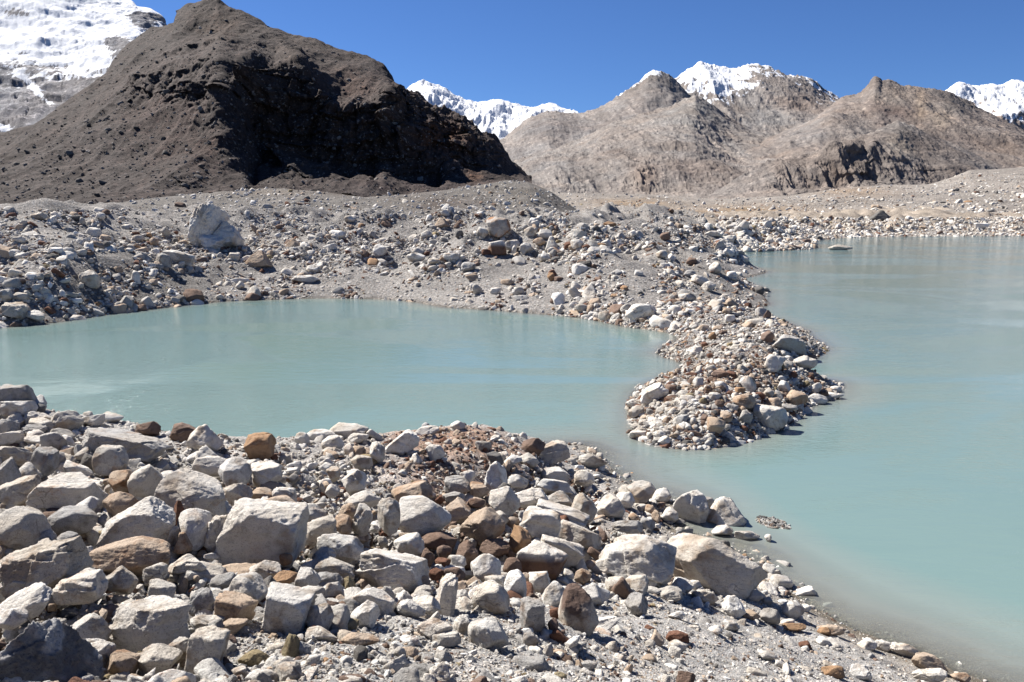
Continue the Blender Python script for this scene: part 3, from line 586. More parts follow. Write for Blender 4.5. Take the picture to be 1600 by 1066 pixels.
# ---------------------------------------------------------------- water
def total_h(x, y):
    return np.where(y < 28, np.maximum(near_h(x, y), np.where(y > 22, mid_h(x, y), -3)), np.maximum(mid_h(x, y), np.where(y < 36, near_h(x, y), -3)))
pys = np.concatenate([np.linspace(1400, 720, 110), np.linspace(716, 440, 130), np.linspace(438, 358, 70)]); pxs = np.linspace(-900, 2500, 560)
PX, PY = np.meshgrid(pxs, pys); R = ray(PX, PY); T = -CAMH/R[..., 2]; WV = R*T[..., None]; WV[..., 2] = 0
dep = np.clip(-total_h(WV[..., 0].ravel(), WV[..., 1].ravel()), -1, 3)
m = M('glacial_water'); v = m.obj()
d_ = m.attr('depth'); 
alpha = m.ramp(d_, (0., .12), (.05, .45), (.16, .82), (.4, 1.))
body_c = m.ramp(d_, (0., (.29, .285, .26)), (.25, (.225, .265, .245)), (1., (.180, .264, .250)))
pn = m.noise(.05, 4, .6, v, 1.0)
pn2 = m.noise(.22, 5, .6, m.scalevec(v, 1, 2.5, 1), 1.5)
body_c = m.mix(m.ramp(pn2, (.5, 0.), (.7, .35)), body_c, m.mix(1.0, body_c, (.90, .93, .95), 'MULTIPLY'))
body_c = m.mix(m.ramp(pn, (.4, 0.), (.6, .55)), body_c, m.mix(1.0, body_c, (.94, .98, 1.0), 'MULTIPLY'))
wv = m.scalevec(v, 1.0, 2.2, 1)
patch = m.ramp(m.noise(.05, 5, .6, m.scalevec(v, .6, 1.3, 1), 1.2), (.44, .12), (.56, 1.))
w1 = m.noise(2.6, 5, .68, wv, .6); w2 = m.noise(.9, 3, .6, wv, .4)
bn = m.n('ShaderNodeBump'); bn.inputs['Distance'].default_value = .06; m.l(w1, bn.inputs['Height']); m.l(m.math('MULTIPLY', patch, .85), bn.inputs['Strength'])
bn2 = m.n('ShaderNodeBump'); bn2.inputs['Distance'].default_value = .05; bn2.inputs['Strength'].default_value = .35; m.l(w2, bn2.inputs['Height']); m.l(bn.outputs[0], bn2.inputs['Normal'])
dif = m.n('ShaderNodeBsdfDiffuse'); m.l(m.mix(1.0, body_c, (ALB, ALB, ALB), 'MULTIPLY'), dif.inputs[0])
bd = m.n('ShaderNodeBump'); bd.inputs['Distance'].default_value = .045; m.l(w1, bd.inputs['Height']); m.l(m.math('MULTIPLY', patch, .5), bd.inputs['Strength']); m.l(bd.outputs[0], dif.inputs['Normal'])
tr = m.n('ShaderNodeBsdfTransparent'); tr.inputs[0].default_value = (.80, .84, .80, 1)
mx = m.n('ShaderNodeMixShader'); m.l(alpha, mx.inputs[0]); m.l(tr.outputs[0], mx.inputs[1]); m.l(dif.outputs[0], mx.inputs[2])
gl = m.n('ShaderNodeBsdfGlossy'); gl.inputs['Roughness'].default_value = .07; m.l(bn2.outputs[0], gl.inputs['Normal'])
fr = m.n('ShaderNodeFresnel'); fr.inputs[0].default_value = 1.33; m.l(bn2.outputs[0], fr.inputs['Normal'])
mx2 = m.n('ShaderNodeMixShader'); m.l(fr.outputs[0], mx2.inputs[0]); m.l(mx.outputs[0], mx2.inputs[1]); m.l(gl.outputs[0], mx2.inputs[2])
m.l(mx2.outputs[0], m.o.inputs[0])
water = link_mesh('water', WV.reshape(-1, 3), grid_faces(len(pys), len(pxs)), m.m, True, attrs={'depth': dep}); tag(water, kind='structure')

# ---------------------------------------------------------------- ray casting on the ground meshes
bv_near = BVHTree.FromPolygons(Vn.tolist(), Fn.tolist()); bv_mid = BVHTree.FromPolygons(Vm.tolist(), Fm.tolist())
bv_dark = BVHTree.FromPolygons(dark_o[1].tolist(), dark_o[2].tolist()); bv_mound = BVHTree.FromPolygons(mound_o[1].tolist(), mound_o[2].tolist()); bv_tan = BVHTree.FromPolygons(tan_o[1].tolist(), tan_o[2].tolist())
O = Vector((0, 0, CAMH))
def hit(px, py, which='all'):
    d = Vector(ray(px, py)); dn = d.normalized(); best = None
    for nm, b in (('near', bv_near), ('mid', bv_mid), ('mound', bv_mound), ('tan', bv_tan), ('dark', bv_dark)):
        if which != 'all' and nm not in which: continue
        r = b.ray_cast(O, dn)
        if r[0] is not None and (best is None or r[3] < best[1]): best = (r[0], r[3], nm, r[1])
    if d.z < 0 and (best is None or best[0].z < -.09):
        t = -CAMH/d.z; q = O + d*t
        return q, t, 'water', Vector((0, 0, 1))
    if best is None: return None
    t = (best[0]-O).y/d.y
    return best[0], t, best[2], best[3]

# ---------------------------------------------------------------- stones
ICO = {}
def ico(k):
    if k not in ICO:
        bm = bmesh.new(); bmesh.ops.create_icosphere(bm, subdivisions=k, radius=1)
        ICO[k] = (np.array([v.co[:] for v in bm.verts]), np.array([[v.index for v in f.verts] for f in bm.faces])); bm.free()
    return ICO[k]
def unit(n, r): 
    a = r.normal(size=(n, 3)); return a/np.linalg.norm(a, axis=1)[:, None]
def rock_shape(k, kind, r, rough=.05):
    """a broken stone: a sphere cut by random planes, edges worn, surface chipped. Fits the box [-.5,.5]^3"""
    D, Fc = ico(k)
    if kind == 'cube':
        N = np.array([[1, 0, 0], [-1, 0, 0], [0, 1, 0], [0, -1, 0], [0, 0, 1], [0, 0, -1]], float) + r.normal(scale=.09, size=(6, 3)); h = r.uniform(.9, 1.0, 6)
        C = np.sign(r.normal(size=(4, 3)))+r.normal(scale=.3, size=(4, 3)); N = np.vstack([N, C]); h = np.concatenate([h, r.uniform(1.32, 1.55, 4)]); p = 130
    elif kind == 'block':
        N = np.array([[1, 0, 0], [-1, 0, 0], [0, 1, 0], [0, -1, 0], [0, 0, 1], [0, 0, -1]], float) + r.normal(scale=.20, size=(6, 3)); h = r.uniform(.80, 1.08, 6)
        C = np.sign(r.normal(size=(10, 3)))+r.normal(scale=.45, size=(10, 3)); N = np.vstack([N, C]); h = np.concatenate([h, r.uniform(1.0, 1.38, 10)]); p = 130
    elif kind == 'round':
        N = unit(26, r); h = r.uniform(.86, 1.06, 26); p = 34
    elif kind == 'hump':
        N = unit(14, r); N[:, 2] = np.abs(N[:, 2])*np.where(np.arange(14) < 10, 1, -1); h = r.uniform(.70, 1.03, 14); p = 60
    elif kind == 'wedge':
        a = r.uniform(0, 6.28)+np.arange(4)*1.57+r.normal(scale=.25, size=4); N = np.stack([np.cos(a), np.sin(a), r.uniform(.35, .75, 4)], -1)
        N = np.vstack([N, [[0, 0, -1], [.3, .2, 1]], unit(6, r)]); h = np.concatenate([r.uniform(.6, .8, 4), [.75, 1.1], r.uniform(.95, 1.2, 6)]); p = 130
    else:
        N = unit(13, r); h = r.uniform(.62, 1.05, 13); p = 110
    N = N/np.linalg.norm(N, axis=1)[:, None]
    if k >= 3:                     # small chips off the edges
        nc = 26 if kind != 'cube' else 6; N = np.vstack([N, unit(nc, r)]); h = np.concatenate([h, r.uniform(.98, 1.22, nc)*np.median(h)*1.12])
    a = np.clip(D@N.T, 1e-4, None)/h
    mx_ = a.max(1); R_ = 1/(mx_*((a/mx_[:, None])**p).sum(1)**(1/p))
    V = D*R_[:, None]
    if k >= 3:
        s = r.uniform(0, 50, 3)
        n1 = fbm(V*1.7+s, 4, .55, 1); n2 = ridged(V*4.5+s, 4 if k > 3 else 2, .6, 2)
        ax = unit(1, r)[0]; fo = V@ax                      # layered grain along one direction
        n3 = ridged(V*1.2+ax*(fo*7)[:, None]+s, 3, .6, 6)
        V = V*(1 + rough*1.6*n1 + rough*.7*n2 + rough*.45*n3)[:, None]
        if kind not in ('round',):
            for _ in range(5):
                a_, b_ = unit(2, r); m_ = np.abs(V).max()
                ta, tb = r.uniform(.25, .6, 2)*m_
                w_ = n1*.05*m_
                V = V*(1-r.uniform(.05, .13)*np.clip((V@a_-ta+w_)/(.025*m_), 0, 1)*np.clip((V@b_-tb+w_)/(.025*m_), 0, 1))[:, None]
        if k >= 4: V = V*(1+rough*.6*fbm(V*11+s, 4, .65, 3))[:, None]
    else:
        V = V*(1+r.normal(scale=.05, size=len(V)))[:, None]
    mn, mxx = V.min(0), V.max(0); V = (V-(mn+mxx)/2)/(mxx-mn)
    return V, Fc
COLS = {'W': (.76, .735, .69), 'G': (.47, .46, .445), 'D': (.19, .185, .18), 'T': (.53, .43, .34), 'B': (.25, .18, .145), 'R': (.22, .12, .085), 'O': (.44, .29, .18), 'Y': (.36, .30, .19), 'P': (.86, .845, .81), 'V': (.62, .585, .53)}
granite = rock_material('granite', 1.0); granite_far = rock_material('granite_far', 3.5)

# boulders read off the photograph: centre x, y, width, height (photo pixels), stone, shape, tilt in degrees
ROCKS = [
(26,618,60,42,'G','block',12),(29,641,48,32,'W','block',0),(61,640,20,20,'D','ang',0),(58,655,38,24,'W','block',10),(101,659,60,34,'V','ang',-8),(148,659,36,22,'W','ang',0),(174,653,32,18,'W','ang',0),(14,674,32,40,'G','block',0),
(56,674,38,22,'G','ang',0),(19,687,38,26,'W','block',-8),(193,696,128,42,'G','block',16),(232,672,38,27,'B','ang',0),(284,677,42,33,'B','ang',0),(322,689,49,50,'W','ang',0),(85,691,36,34,'G','ang',0),(24,712,52,34,'V','block',6),
(70,725,38,48,'G','block',10),(91,718,22,25,'G','round',0),(13,746,32,60,'G','round',0),(45,738,34,30,'W','ang',0),(129,705,24,26,'G','ang',0),(138,725,22,30,'D','ang',0),(177,719,50,44,'V','block',10),(122,734,46,16,'W','block',22),
(227,752,46,60,'V','round',15),(191,754,46,42,'T','ang',0),(32,768,70,42,'V','block',-24),(112,771,103,62,'W','block',3),(40,828,80,74,'V','round',0),(112,815,76,44,'G','round',0),(302,774,106,78,'W','hump',6),(332,729,60,34,'W','round',8),
(368,740,48,50,'W','round',0),(282,804,31,44,'R','wedge',0),(303,826,52,62,'W','round',-12),(218,823,106,72,'W','block',-26),(195,788,58,46,'T','ang',0),(369,772,40,32,'V','block',-20),(339,833,33,56,'W','block',0),(76,887,108,76,'V','cube',-14),
(70,846,34,32,'G','round',0),(104,845,34,28,'G','round',0),(133,865,21,26,'W','ang',0),(205,871,126,58,'T','round',0),(264,838,37,31,'W','block',0),(286,847,28,30,'T','wedge',0),(412,832,124,96,'W','cube',3),(244,895,34,31,'W','block',0),
(291,885,58,31,'W','ang',0),(30,914,62,26,'V','block',-8),(127,921,76,48,'W','block',-22),(189,909,47,42,'V','ang',0),(40,943,88,46,'P','ang',-14),(20,966,42,32,'P','round',0),(252,925,50,36,'V','ang',0),(315,940,40,44,'G','ang',0),(386,930,54,56,'W','block',24),
(366,957,60,50,'T','block',10),(139,989,66,60,'W','ang',0),(235,983,124,80,'W','cube',0),(322,975,54,26,'W','block',4),(324,1022,56,72,'V','cube',6),(192,1038,58,42,'T','ang',-10),(252,1030,74,44,'V','ang',0),(148,1026,50,48,'W','block',0),
(62,1030,150,130,'D','wedge',0),(280,1016,36,38,'V','ang',0),(399,1031,48,26,'Y','ang',0),(408,699,42,43,'O','block',-10),(419,742,50,42,'W','ang',0),(410,773,34,20,'T','block',4),(443,776,44,30,'W','block',4),(484,803,56,36,'V','ang',0),(432,795,76,40,'T','round',0),
(504,829,56,42,'V','block',-16),(532,857,72,42,'W','ang',8),(510,869,36,25,'W','ang',0),(555,757,36,38,'W','block',-26),(566,815,26,52,'V','block',10),(538,821,27,33,'T','ang',0),(544,799,28,24,'T','ang',0),(642,771,64,34,'T','block',-24),(608,809,36,58,'V','ang',0),
(659,807,84,68,'W','round',0),(638,850,48,40,'W','ang',12),(686,847,56,30,'B','round',0),(614,891,108,58,'W','block',8),(755,821,70,60,'T','hump',0),(544,676,60,28,'V','ang',0),(500,681,48,20,'W','ang',0),(519,693,34,22,'W','ang',0),(560,685,34,18,'W','ang',-10),
(590,708,24,34,'W','ang',-20),(628,695,60,30,'W','block',-32),(650,716,20,18,'P','wedge',0),(679,708,30,28,'W','ang',0),(715,760,40,28,'G','block',0),(731,745,24,20,'W','ang',0),(716,665,24,15,'W','round',0),(709,777,34,14,'G','block',-4),(664,675,42,16,'W','ang',-12),
(565,722,34,22,'V','ang',0),(545,704,17,19,'W','ang',0),(472,686,23,20,'W','ang',0),(520,768,22,22,'W','ang',0),(521,743,21,25,'V','ang',0),(446,955,74,68,'W','cube',12),(446,905,42,22,'O','round',0),(480,908,38,38,'W','ang',0),(522,890,68,28,'V','block',10),
(511,910,46,37,'G','ang',0),(523,925,36,37,'W','ang',0),(545,920,23,38,'Y','ang',0),(583,939,70,40,'W','ang',20),(573,962,46,44,'P','ang',0),(534,949,25,18,'B','ang',0),(540,977,42,18,'Y','round',0),(498,967,42,44,'V','ang',0),(698,935,30,68,'W','cube',8),
(662,948,46,28,'W','block',-18),(639,952,44,28,'W','ang',16),(653,912,42,25,'T','ang',0),(662,926,29,23,'V','ang',0),(503,992,50,22,'W','ang',0),(562,1000,60,20,'T','ang',0),(466,1015,40,21,'G','ang',0),(680,984,55,32,'W','ang',0),(697,998,50,22,'V','ang',0),
(723,978,29,35,'W','ang',0),(694,862,23,22,'B','round',0),(692,881,25,19,'R','ang',0),(668,875,23,35,'B','ang',0),(730,867,35,43,'B','ang',0),(710,898,34,21,'B','block',0),(714,877,30,21,'W','ang',0),(682,897,23,17,'R','round',0),(412,891,52,28,'W','ang',0),
(447,875,19,17,'O','ang',0),(409,1058,50,24,'W','round',0),(452,1052,44,30,'V','ang',0),(377,1052,26,19,'W','ang',0),(547,1064,42,18,'W','round',0),(625,1020,20,20,'W','ang',0),(862,708,54,30,'V','block',-24),(926,721,48,26,'V','ang',8),(833,698,36,30,'B','ang',0),
(775,743,36,44,'P','wedge',0),(786,783,48,48,'W','ang',0),(831,779,54,34,'W','ang',0),(877,806,90,24,'W','cube',17),(877,784,42,30,'G','ang',12),(843,823,66,54,'W','block',6),(906,839,72,34,'V','block',20),(911,796,40,50,'V','ang',16),(954,792,46,38,'W','ang',0),
(1000,770,46,38,'V','ang',0),(868,741,44,20,'W','block',6),(867,761,58,22,'W','block',14),(912,748,32,26,'W','round',0),(1033,774,30,22,'W','ang',0),(1077,794,50,60,'W','ang',8),(1104,787,27,21,'G','ang',0),(1135,797,63,43,'W','wedge',0),(1128,829,32,18,'W','ang',0),
(1166,836,38,14,'V','ang',0),(1200,841,10,12,'W','ang',0),(1114,882,156,88,'V','hump',12),(997,877,118,80,'W','hump',6),(845,875,80,52,'B','block',14),(876,860,72,40,'W','block',22),(811,845,37,50,'O','ang',0),(773,856,48,30,'B','ang',0),(759,888,47,47,'P','round',0),
(800,885,29,26,'B','ang',0),(772,909,31,21,'W','ang',0),(805,916,34,53,'P','round',-8),(843,910,31,33,'W','block',-12),(820,906,22,21,'T','round',0),(766,937,57,45,'W','round',-10),(864,931,41,43,'W','round',0),(904,954,60,76,'V','round',8),(832,962,39,49,'G','cube',0),
(765,990,66,50,'W','ang',10),(910,901,26,24,'T','round',0),(960,918,32,25,'V','ang',16),(997,915,38,34,'V','ang',0),(995,946,37,33,'G','ang',0),(938,976,60,20,'P','block',-22),(1059,996,36,18,'R','round',0),(1058,1011,29,19,'W','round',0),(919,1040,29,14,'G','ang',0),
(868,959,18,18,'R','ang',0),(864,979,17,27,'B','ang',0),(828,999,23,22,'G','round',0),(1057,962,27,13,'P','ang',-12),(1045,806,25,25,'W','ang',0),(1061,799,15,25,'O','ang',0),(1016,798,18,20,'T','ang',0),(1003,794,17,15,'W','ang',0),(990,809,17,14,'T','round',0),
(1011,818,25,21,'G','ang',0),(978,783,29,27,'W','ang',0),(1027,808,14,23,'T','ang',0),(982,823,50,20,'G','ang',0),(924,882,21,15,'T','round',0),(887,899,19,19,'W','ang',0),(942,887,36,23,'V','ang',0),(746,767,35,27,'T','ang',0),(781,812,27,25,'V','round',0),
(811,752,33,23,'W','ang',0),(800,720,29,19,'W','ang',0),(826,719,31,21,'V','ang',0),(773,717,27,21,'D','ang',0),(755,696,26,17,'G','ang',0),(717,801,38,38,'T','ang',0),(742,787,31,19,'B','ang',0),(801,817,21,19,'T','ang',0),(1142,919,31,29,'W','round',0),(1179,932,29,18,'W','ang',0),
(1145,948,33,35,'P','ang',0),(1239,954,35,31,'W','ang',0),(1258,950,17,12,'W','ang',0),(1203,964,33,25,'G','ang',0),(1174,961,27,15,'T','ang',0),(1143,978,25,19,'W','ang',0),(1048,930,40,25,'V','ang',0),(1102,932,40,20,'V','ang',8),(1085,915,19,17,'W','ang',0),
(1299,985,44,18,'T','ang',0),(1355,1008,29,16,'W','ang',0),(1379,1010,30,18,'W','ang',0),(1412,1016,46,20,'W','ang',12),(1455,1038,58,28,'T','ang',20),(1452,1056,52,24,'P','ang',0),(1500,1058,30,14,'T','ang',0),(1346,1052,35,25,'P','ang',0),(1302,1050,35,19,'O','round',0),
(1199,1025,25,17,'W','ang',0),(1240,980,38,13,'O','ang',0),(1289,987,22,13,'O','ang',0),
# gravel spit
(1202,653,54,38,'W','ang',0),(1118,667,28,28,'T','round',0),(1164,651,21,21,'G','block',8),(999,680,34,13,'W','round',0),(1032,679,21,14,'W','ang',0),(1039,689,22,15,'W','ang',0),(1063,698,14,9,'W','ang',0),(1021,617,46,26,'P','block',-32),(990,631,27,15,'W','ang',0),
(993,645,25,21,'V','ang',0),(1244,623,33,29,'T','ang',0),(1276,624,34,17,'W','ang',0),(1302,619,34,12,'W','ang',0),(1211,633,24,25,'T','ang',0),(1163,628,35,25,'T','round',0),(1172,603,27,28,'W','ang',0),(1225,606,21,21,'W','ang',0),(1274,607,21,20,'W','ang',0),(1305,608,19,10,'W','ang',0),
(1258,567,34,22,'V','ang',12),(1209,570,30,30,'W','block',10),(1201,527,22,20,'B','round',0),(1086,549,23,14,'W','block',-12),(1113,526,13,15,'O','ang',0),(1101,539,12,9,'R','ang',0),(1140,498,15,12,'P','block',0),(1236,538,56,26,'G','block',12),(1116,620,23,15,'W','ang',0),(1092,599,17,17,'W','ang',0),
(1126,603,19,15,'W','ang',0),(1156,611,17,12,'O','block',0),(1135,651,21,18,'T','ang',0),(1161,670,18,10,'R','round',0),(1066,655,24,13,'G','block',-20),(1187,619,21,13,'R','ang',0),(1202,614,17,17,'V','ang',0),(1049,608,19,14,'B','ang',0),(1034,598,21,9,'T','ang',0),(1125,585,27,13,'B','ang',0),(1229,637,34,12,'G','ang',0),
(1269,559,17,10,'B','ang',0),
# moraine across the pond
(335,357,78,71,'W','cliff',0),(23,485,36,25,'V','cube',4),(54,494,33,18,'W','ang',0),(142,436,29,30,'V','ang',0),(120,497,26,10,'W','ang',0),(255,407,24,24,'G','ang',0),(278,403,52,20,'W','block',16),(405,404,38,25,'T','wedge',0),(460,380,28,15,'T','wedge',0),(375,446,13,13,'W','ang',0),
(22,396,18,13,'W','ang',0),(22,428,19,15,'V','ang',0),(9,461,22,20,'V','ang',0),(34,464,22,14,'V','round',0),(30,376,22,12,'W','ang',0),(62,339,26,13,'V','ang',0),(119,341,19,9,'D','ang',0),(157,338,15,11,'W','ang',0),(240,379,13,15,'T','ang',0),(216,373,16,12,'V','ang',0),(197,474,30,20,'G','ang',0),
(477,436,42,13,'W','ang',0),(779,355,37,32,'T','round',0),(777,388,29,24,'B','block',0),(799,385,27,20,'W','ang',0),(863,381,22,23,'W','wedge',0),(548,343,18,11,'W','ang',0),(529,367,24,14,'P','round',0),(594,391,21,20,'P','ang',0),(650,403,29,15,'P','ang',10),(679,408,21,12,'V','ang',0),(705,402,27,13,'W','ang',0),
(690,348,26,15,'T','wedge',0),(655,393,17,12,'G','ang',0),(718,367,13,13,'D','block',0),(754,364,18,18,'W','ang',0),(843,378,20,14,'T','ang',0),(852,366,23,16,'P','ang',0),(828,362,19,17,'W','ang',0),(823,387,23,17,'W','ang',0),(905,366,21,17,'W','ang',0),(903,382,22,15,'P','round',0),(731,418,23,18,'G','ang',0),
(862,433,12,14,'O','ang',0),(774,455,18,12,'W','ang',0),(811,455,19,15,'G','ang',0),(913,414,25,13,'D','ang',0),(490,421,24,14,'W','ang',0),(1002,488,48,27,'P','ang',0),(945,494,19,18,'V','ang',0),(979,483,21,18,'V','ang',0),(1074,465,28,14,'W','ang',8),(1094,439,26,15,'W','block',20),(1107,448,21,17,'W','ang',0),
(1078,428,19,12,'G','ang',0),(1143,430,17,13,'P','block',0),(1117,419,19,20,'W','ang',0),(1081,409,17,14,'B','ang',0),(1034,398,18,14,'V','ang',0),(1039,370,17,14,'B','ang',0),(1116,366,29,10,'W','ang',0),(953,351,21,9,'O','ang',0),(1187,454,15,14,'D','ang',0),(1312,387,37,9,'V','round',0),(1375,337,34,16,'D','wedge',0),(1532,354,23,11,'P','ang',0)]
LAND = {  # (x, y): (label, how others refer to it)
(412,832):('huge pale blocky boulder with flat top, left of centre in the near pile','the huge flat-topped pale boulder'),
(302,774):('big pale boulder just below the low rounded one, standing over a rust-red stone','the big pale boulder over the rust-red stone'),
(112,771):('broad pale flat-topped boulder near the left edge, its front in half shade','the broad pale left boulder'),
(235,983):('large cube-shaped grey-white boulder low on the left','the cube-shaped boulder'),
(62,1030):('dark triangular boulder filling the bottom left corner','the dark corner boulder'),
(1114,880):('largest boulder of all, long, tan and pale, right at the near water edge','the long boulder at the water edge'),
(997,877):('big pale boulder leaning beside the longest boulder near the water','the big pale boulder beside the longest one'),
(205,871):('wide boulder with orange-tan weathered crust, lower left','the orange-crusted wide boulder'),
(659,807):('big rounded pale boulder in the middle of the near pile','the big rounded middle boulder'),
(755,821):('pinkish tan angular boulder right of the big rounded one','the pinkish tan boulder'),
(614,891):('broad low pale boulder beneath the big rounded middle boulder','the broad low pale boulder'),
(446,955):('tilted pale slab-faced block resting on the gravel, left of centre','the tilted slab-faced block'),
(775,743):('bright pointed stone standing up like a small pyramid in the near pile','the bright pointed stone'),
(1135,797):('pale pyramid boulder standing in the shallow water off the near bank','the pyramid boulder in the shallows'),
(1077,794):('upright grey-white boulder at the tip of the near bank','the upright boulder at the bank tip'),
(408,699):('golden-brown block on the crest of the near pile','the golden-brown crest block'),
(322,689):('tall angular pale boulder on the crest, standing against the pond','the tall crest boulder'),
(193,696):('long dark grey slab sloping down to the right, upper left pile','the long dark slab'),
(284,677):('dark brown broken rock on the crest left of the tall wedge','the brown crest rock'),
(904,954):('large rounded grey and brown boulder half sunk in gravel, bottom centre','the half-sunk rounded boulder'),
(282,804):('rust-red pointed stone wedged between pale boulders','the rust-red wedged stone'),
(811,845):('golden-orange stone between brown stones in the near pile','the golden-orange stone'),
(845,875):('boulder with shaded dark brown front under a pale slab','the brown-fronted boulder'),
(324,1022):('upright stone with a dark right face standing on the gravel, bottom left','the upright stone on the gravel'),
(843,823):('pale blocky boulder above the golden-orange stone','the pale block above the golden-orange stone'),
(877,806):('long narrow pale slab lying tilted down to the right','the long narrow pale slab'),
(862,708):('light brown slab propped on the crest near the outflow','the propped slab near the outflow'),
(926,721):('brownish flat-topped rock at the outflow, last of the near crest','the rock at the outflow'),
(698,935):('tall narrow pale stone standing upright, bottom centre','the tall narrow upright stone'),
(1455,1038):('tan sloping rock on the shore, bottom right','the tan sloping shore rock'),
(1239,954):('pale boulder with a pointed top by the wet near shore','the pale pointed boulder by the wet shore'),
(1302,1050):('rounded orange stone on the gravel, bottom right','the rounded orange stone'),
(1059,996):('round rust-red stone sunk in pale gravel','the round rust-red stone in gravel'),
(765,990):('pale boulder half buried at the upper edge of the foreground gravel','the half-buried pale boulder'),
(76,887):('big grey-white boulder with a squared top below the left shadow hollow','the squared boulder below the hollow'),
(40,828):('big rounded boulder at the left edge beside the shadow hollow','the big rounded left-edge boulder'),
(1202,653):('biggest pale angular boulder on the gravel spit, at its right shore','the biggest boulder on the spit'),
(1118,667):('round tan stone near the tip of the gravel spit','the round tan stone on the spit'),
(1021,617):('bright white tilted slab on the left shore of the spit','the white slab on the spit'),
(1236,537):('broken grey ledge at the narrow neck of the spit','the grey ledge on the spit'),
(1201,527):('pair of dark brown rounded rocks on the neck of the spit','the dark brown rocks on the neck'),
(1244,623):('tan angular boulder on the right shore of the spit','the tan boulder on the spit shore'),
(335,357):('giant pale boulder standing tall on the moraine across the pond','the giant pale boulder across the pond'),
(779,355):('round boulder with an orange cap on the moraine crest','the orange-capped round boulder'),
(1002,488):('big white boulder at the right end of the pond far shore','the white boulder at the pond corner'),
(863,381):('grey pyramid boulder right of the orange-capped one','the grey pyramid across the pond'),
(405,404):('tan boulder with a dark right side, below right of the giant one','the tan boulder near the giant one'),
(23,485):('square buff boulder at the left end of the pond far shore','the square buff boulder by the pond'),
(142,436):('pale boulder lodged on the dark slope left of the pond','the boulder lodged on the dark slope'),
(594,391):('bright boulder on the moraine above the middle of the pond','the bright boulder above the pond'),
(1094,439):('pale slab on the moraine above the right lake shore','the slab above the lake shore'),
(1312,387):('low flat rock standing in the lake off the far shore','the low rock in the lake'),
(1375,337):('dark pointed rock on the tan moraine behind the lake','the dark rock behind the lake'),
(1532,354):('lone white boulder on the far right lake shore','the white boulder on the far shore'),
(862,433):('small bright orange stone on the slope above the pond','the bright orange stone'),
(477,436):('flat white slab low on the bank across the pond','the flat white slab across the pond'),
(278,403):('long pale tilted slab on the bank left across the pond','the long pale slab across the pond')}
CW = {'W': 'pale grey', 'G': 'grey', 'D': 'dark grey', 'T': 'tan', 'B': 'brown', 'R': 'rust-red', 'O': 'orange', 'Y': 'yellow-brown', 'P': 'whitish', 'V': 'buff grey'}
SW = {'block': 'blocky', 'round': 'rounded', 'ang': 'angular', 'wedge': 'wedge-shaped', 'cliff': '', 'hump': 'humped', 'cube': 'square-edged'}
def region_of(x, y):
    if y > 596 and not (975 < x < 1330 and y < 705): return 'near'
    if 975 < x < 1330 and y > 490: return 'spit'
    return 'far'
GRP = {'near': 'boulders piled on the near bank', 'spit': 'boulders lying on the gravel spit', 'far': 'boulders on the moraine beyond the pond'}
LANDREG = {k: region_of(*k) for k in LAND}
def make_labels():
    lab = {}; used = set(v[0] for v in LAND.values()); todo = {}
    for i, r in enumerate(ROCKS):
        k = (r[0], r[1])
        if k in LAND: lab[i] = LAND[k][0]; continue
        reg = region_of(*k); a = (r[2]*r[3])**.5
        th = (52, 34, 23) if reg == 'near' else (26, 19, 14)
        size = 'large' if a > th[0] else 'medium' if a > th[1] else 'small' if a > th[2] else 'very small'
        c = sorted(LAND, key=lambda q: (0 if LANDREG[q] == reg else 1e6)+math.hypot(q[0]-k[0], (q[1]-k[1])*1.3))[0]
        dx, dy = k[0]-c[0], (k[1]-c[1])*1.3
        if abs(dx) > abs(dy)*2: dr = 'right of' if dx > 0 else 'left of'
        elif abs(dy) > abs(dx)*2: dr = 'below' if dy > 0 else 'above'
        else: dr = ('below' if dy > 0 else 'above') + (' right of' if dx > 0 else ' left of')
        todo.setdefault((f'{size} {CW[r[4]]} {SW[r[5]]}', dr, LAND[c][1]), []).append((math.hypot(dx, dy), i))
    ORD = ['nearest', 'second nearest', 'third nearest', 'fourth nearest', 'fifth nearest', 'sixth nearest', 'seventh nearest', 'eighth nearest']
    for (d, dr, lm), L in todo.items():
        L.sort()
        for n, (_, i) in enumerate(L):
            lab[i] = f'{d} rock {dr} {lm}' if len(L) == 1 else f'{ORD[n]} {d} rock {dr} {lm}'
    return lab
LAB = make_labels()
for l_ in LAB.values():
    if len(l_.split()) > 16: print('LONG', l_)
print('dupes', len(LAB)-len(set(LAB.values())))

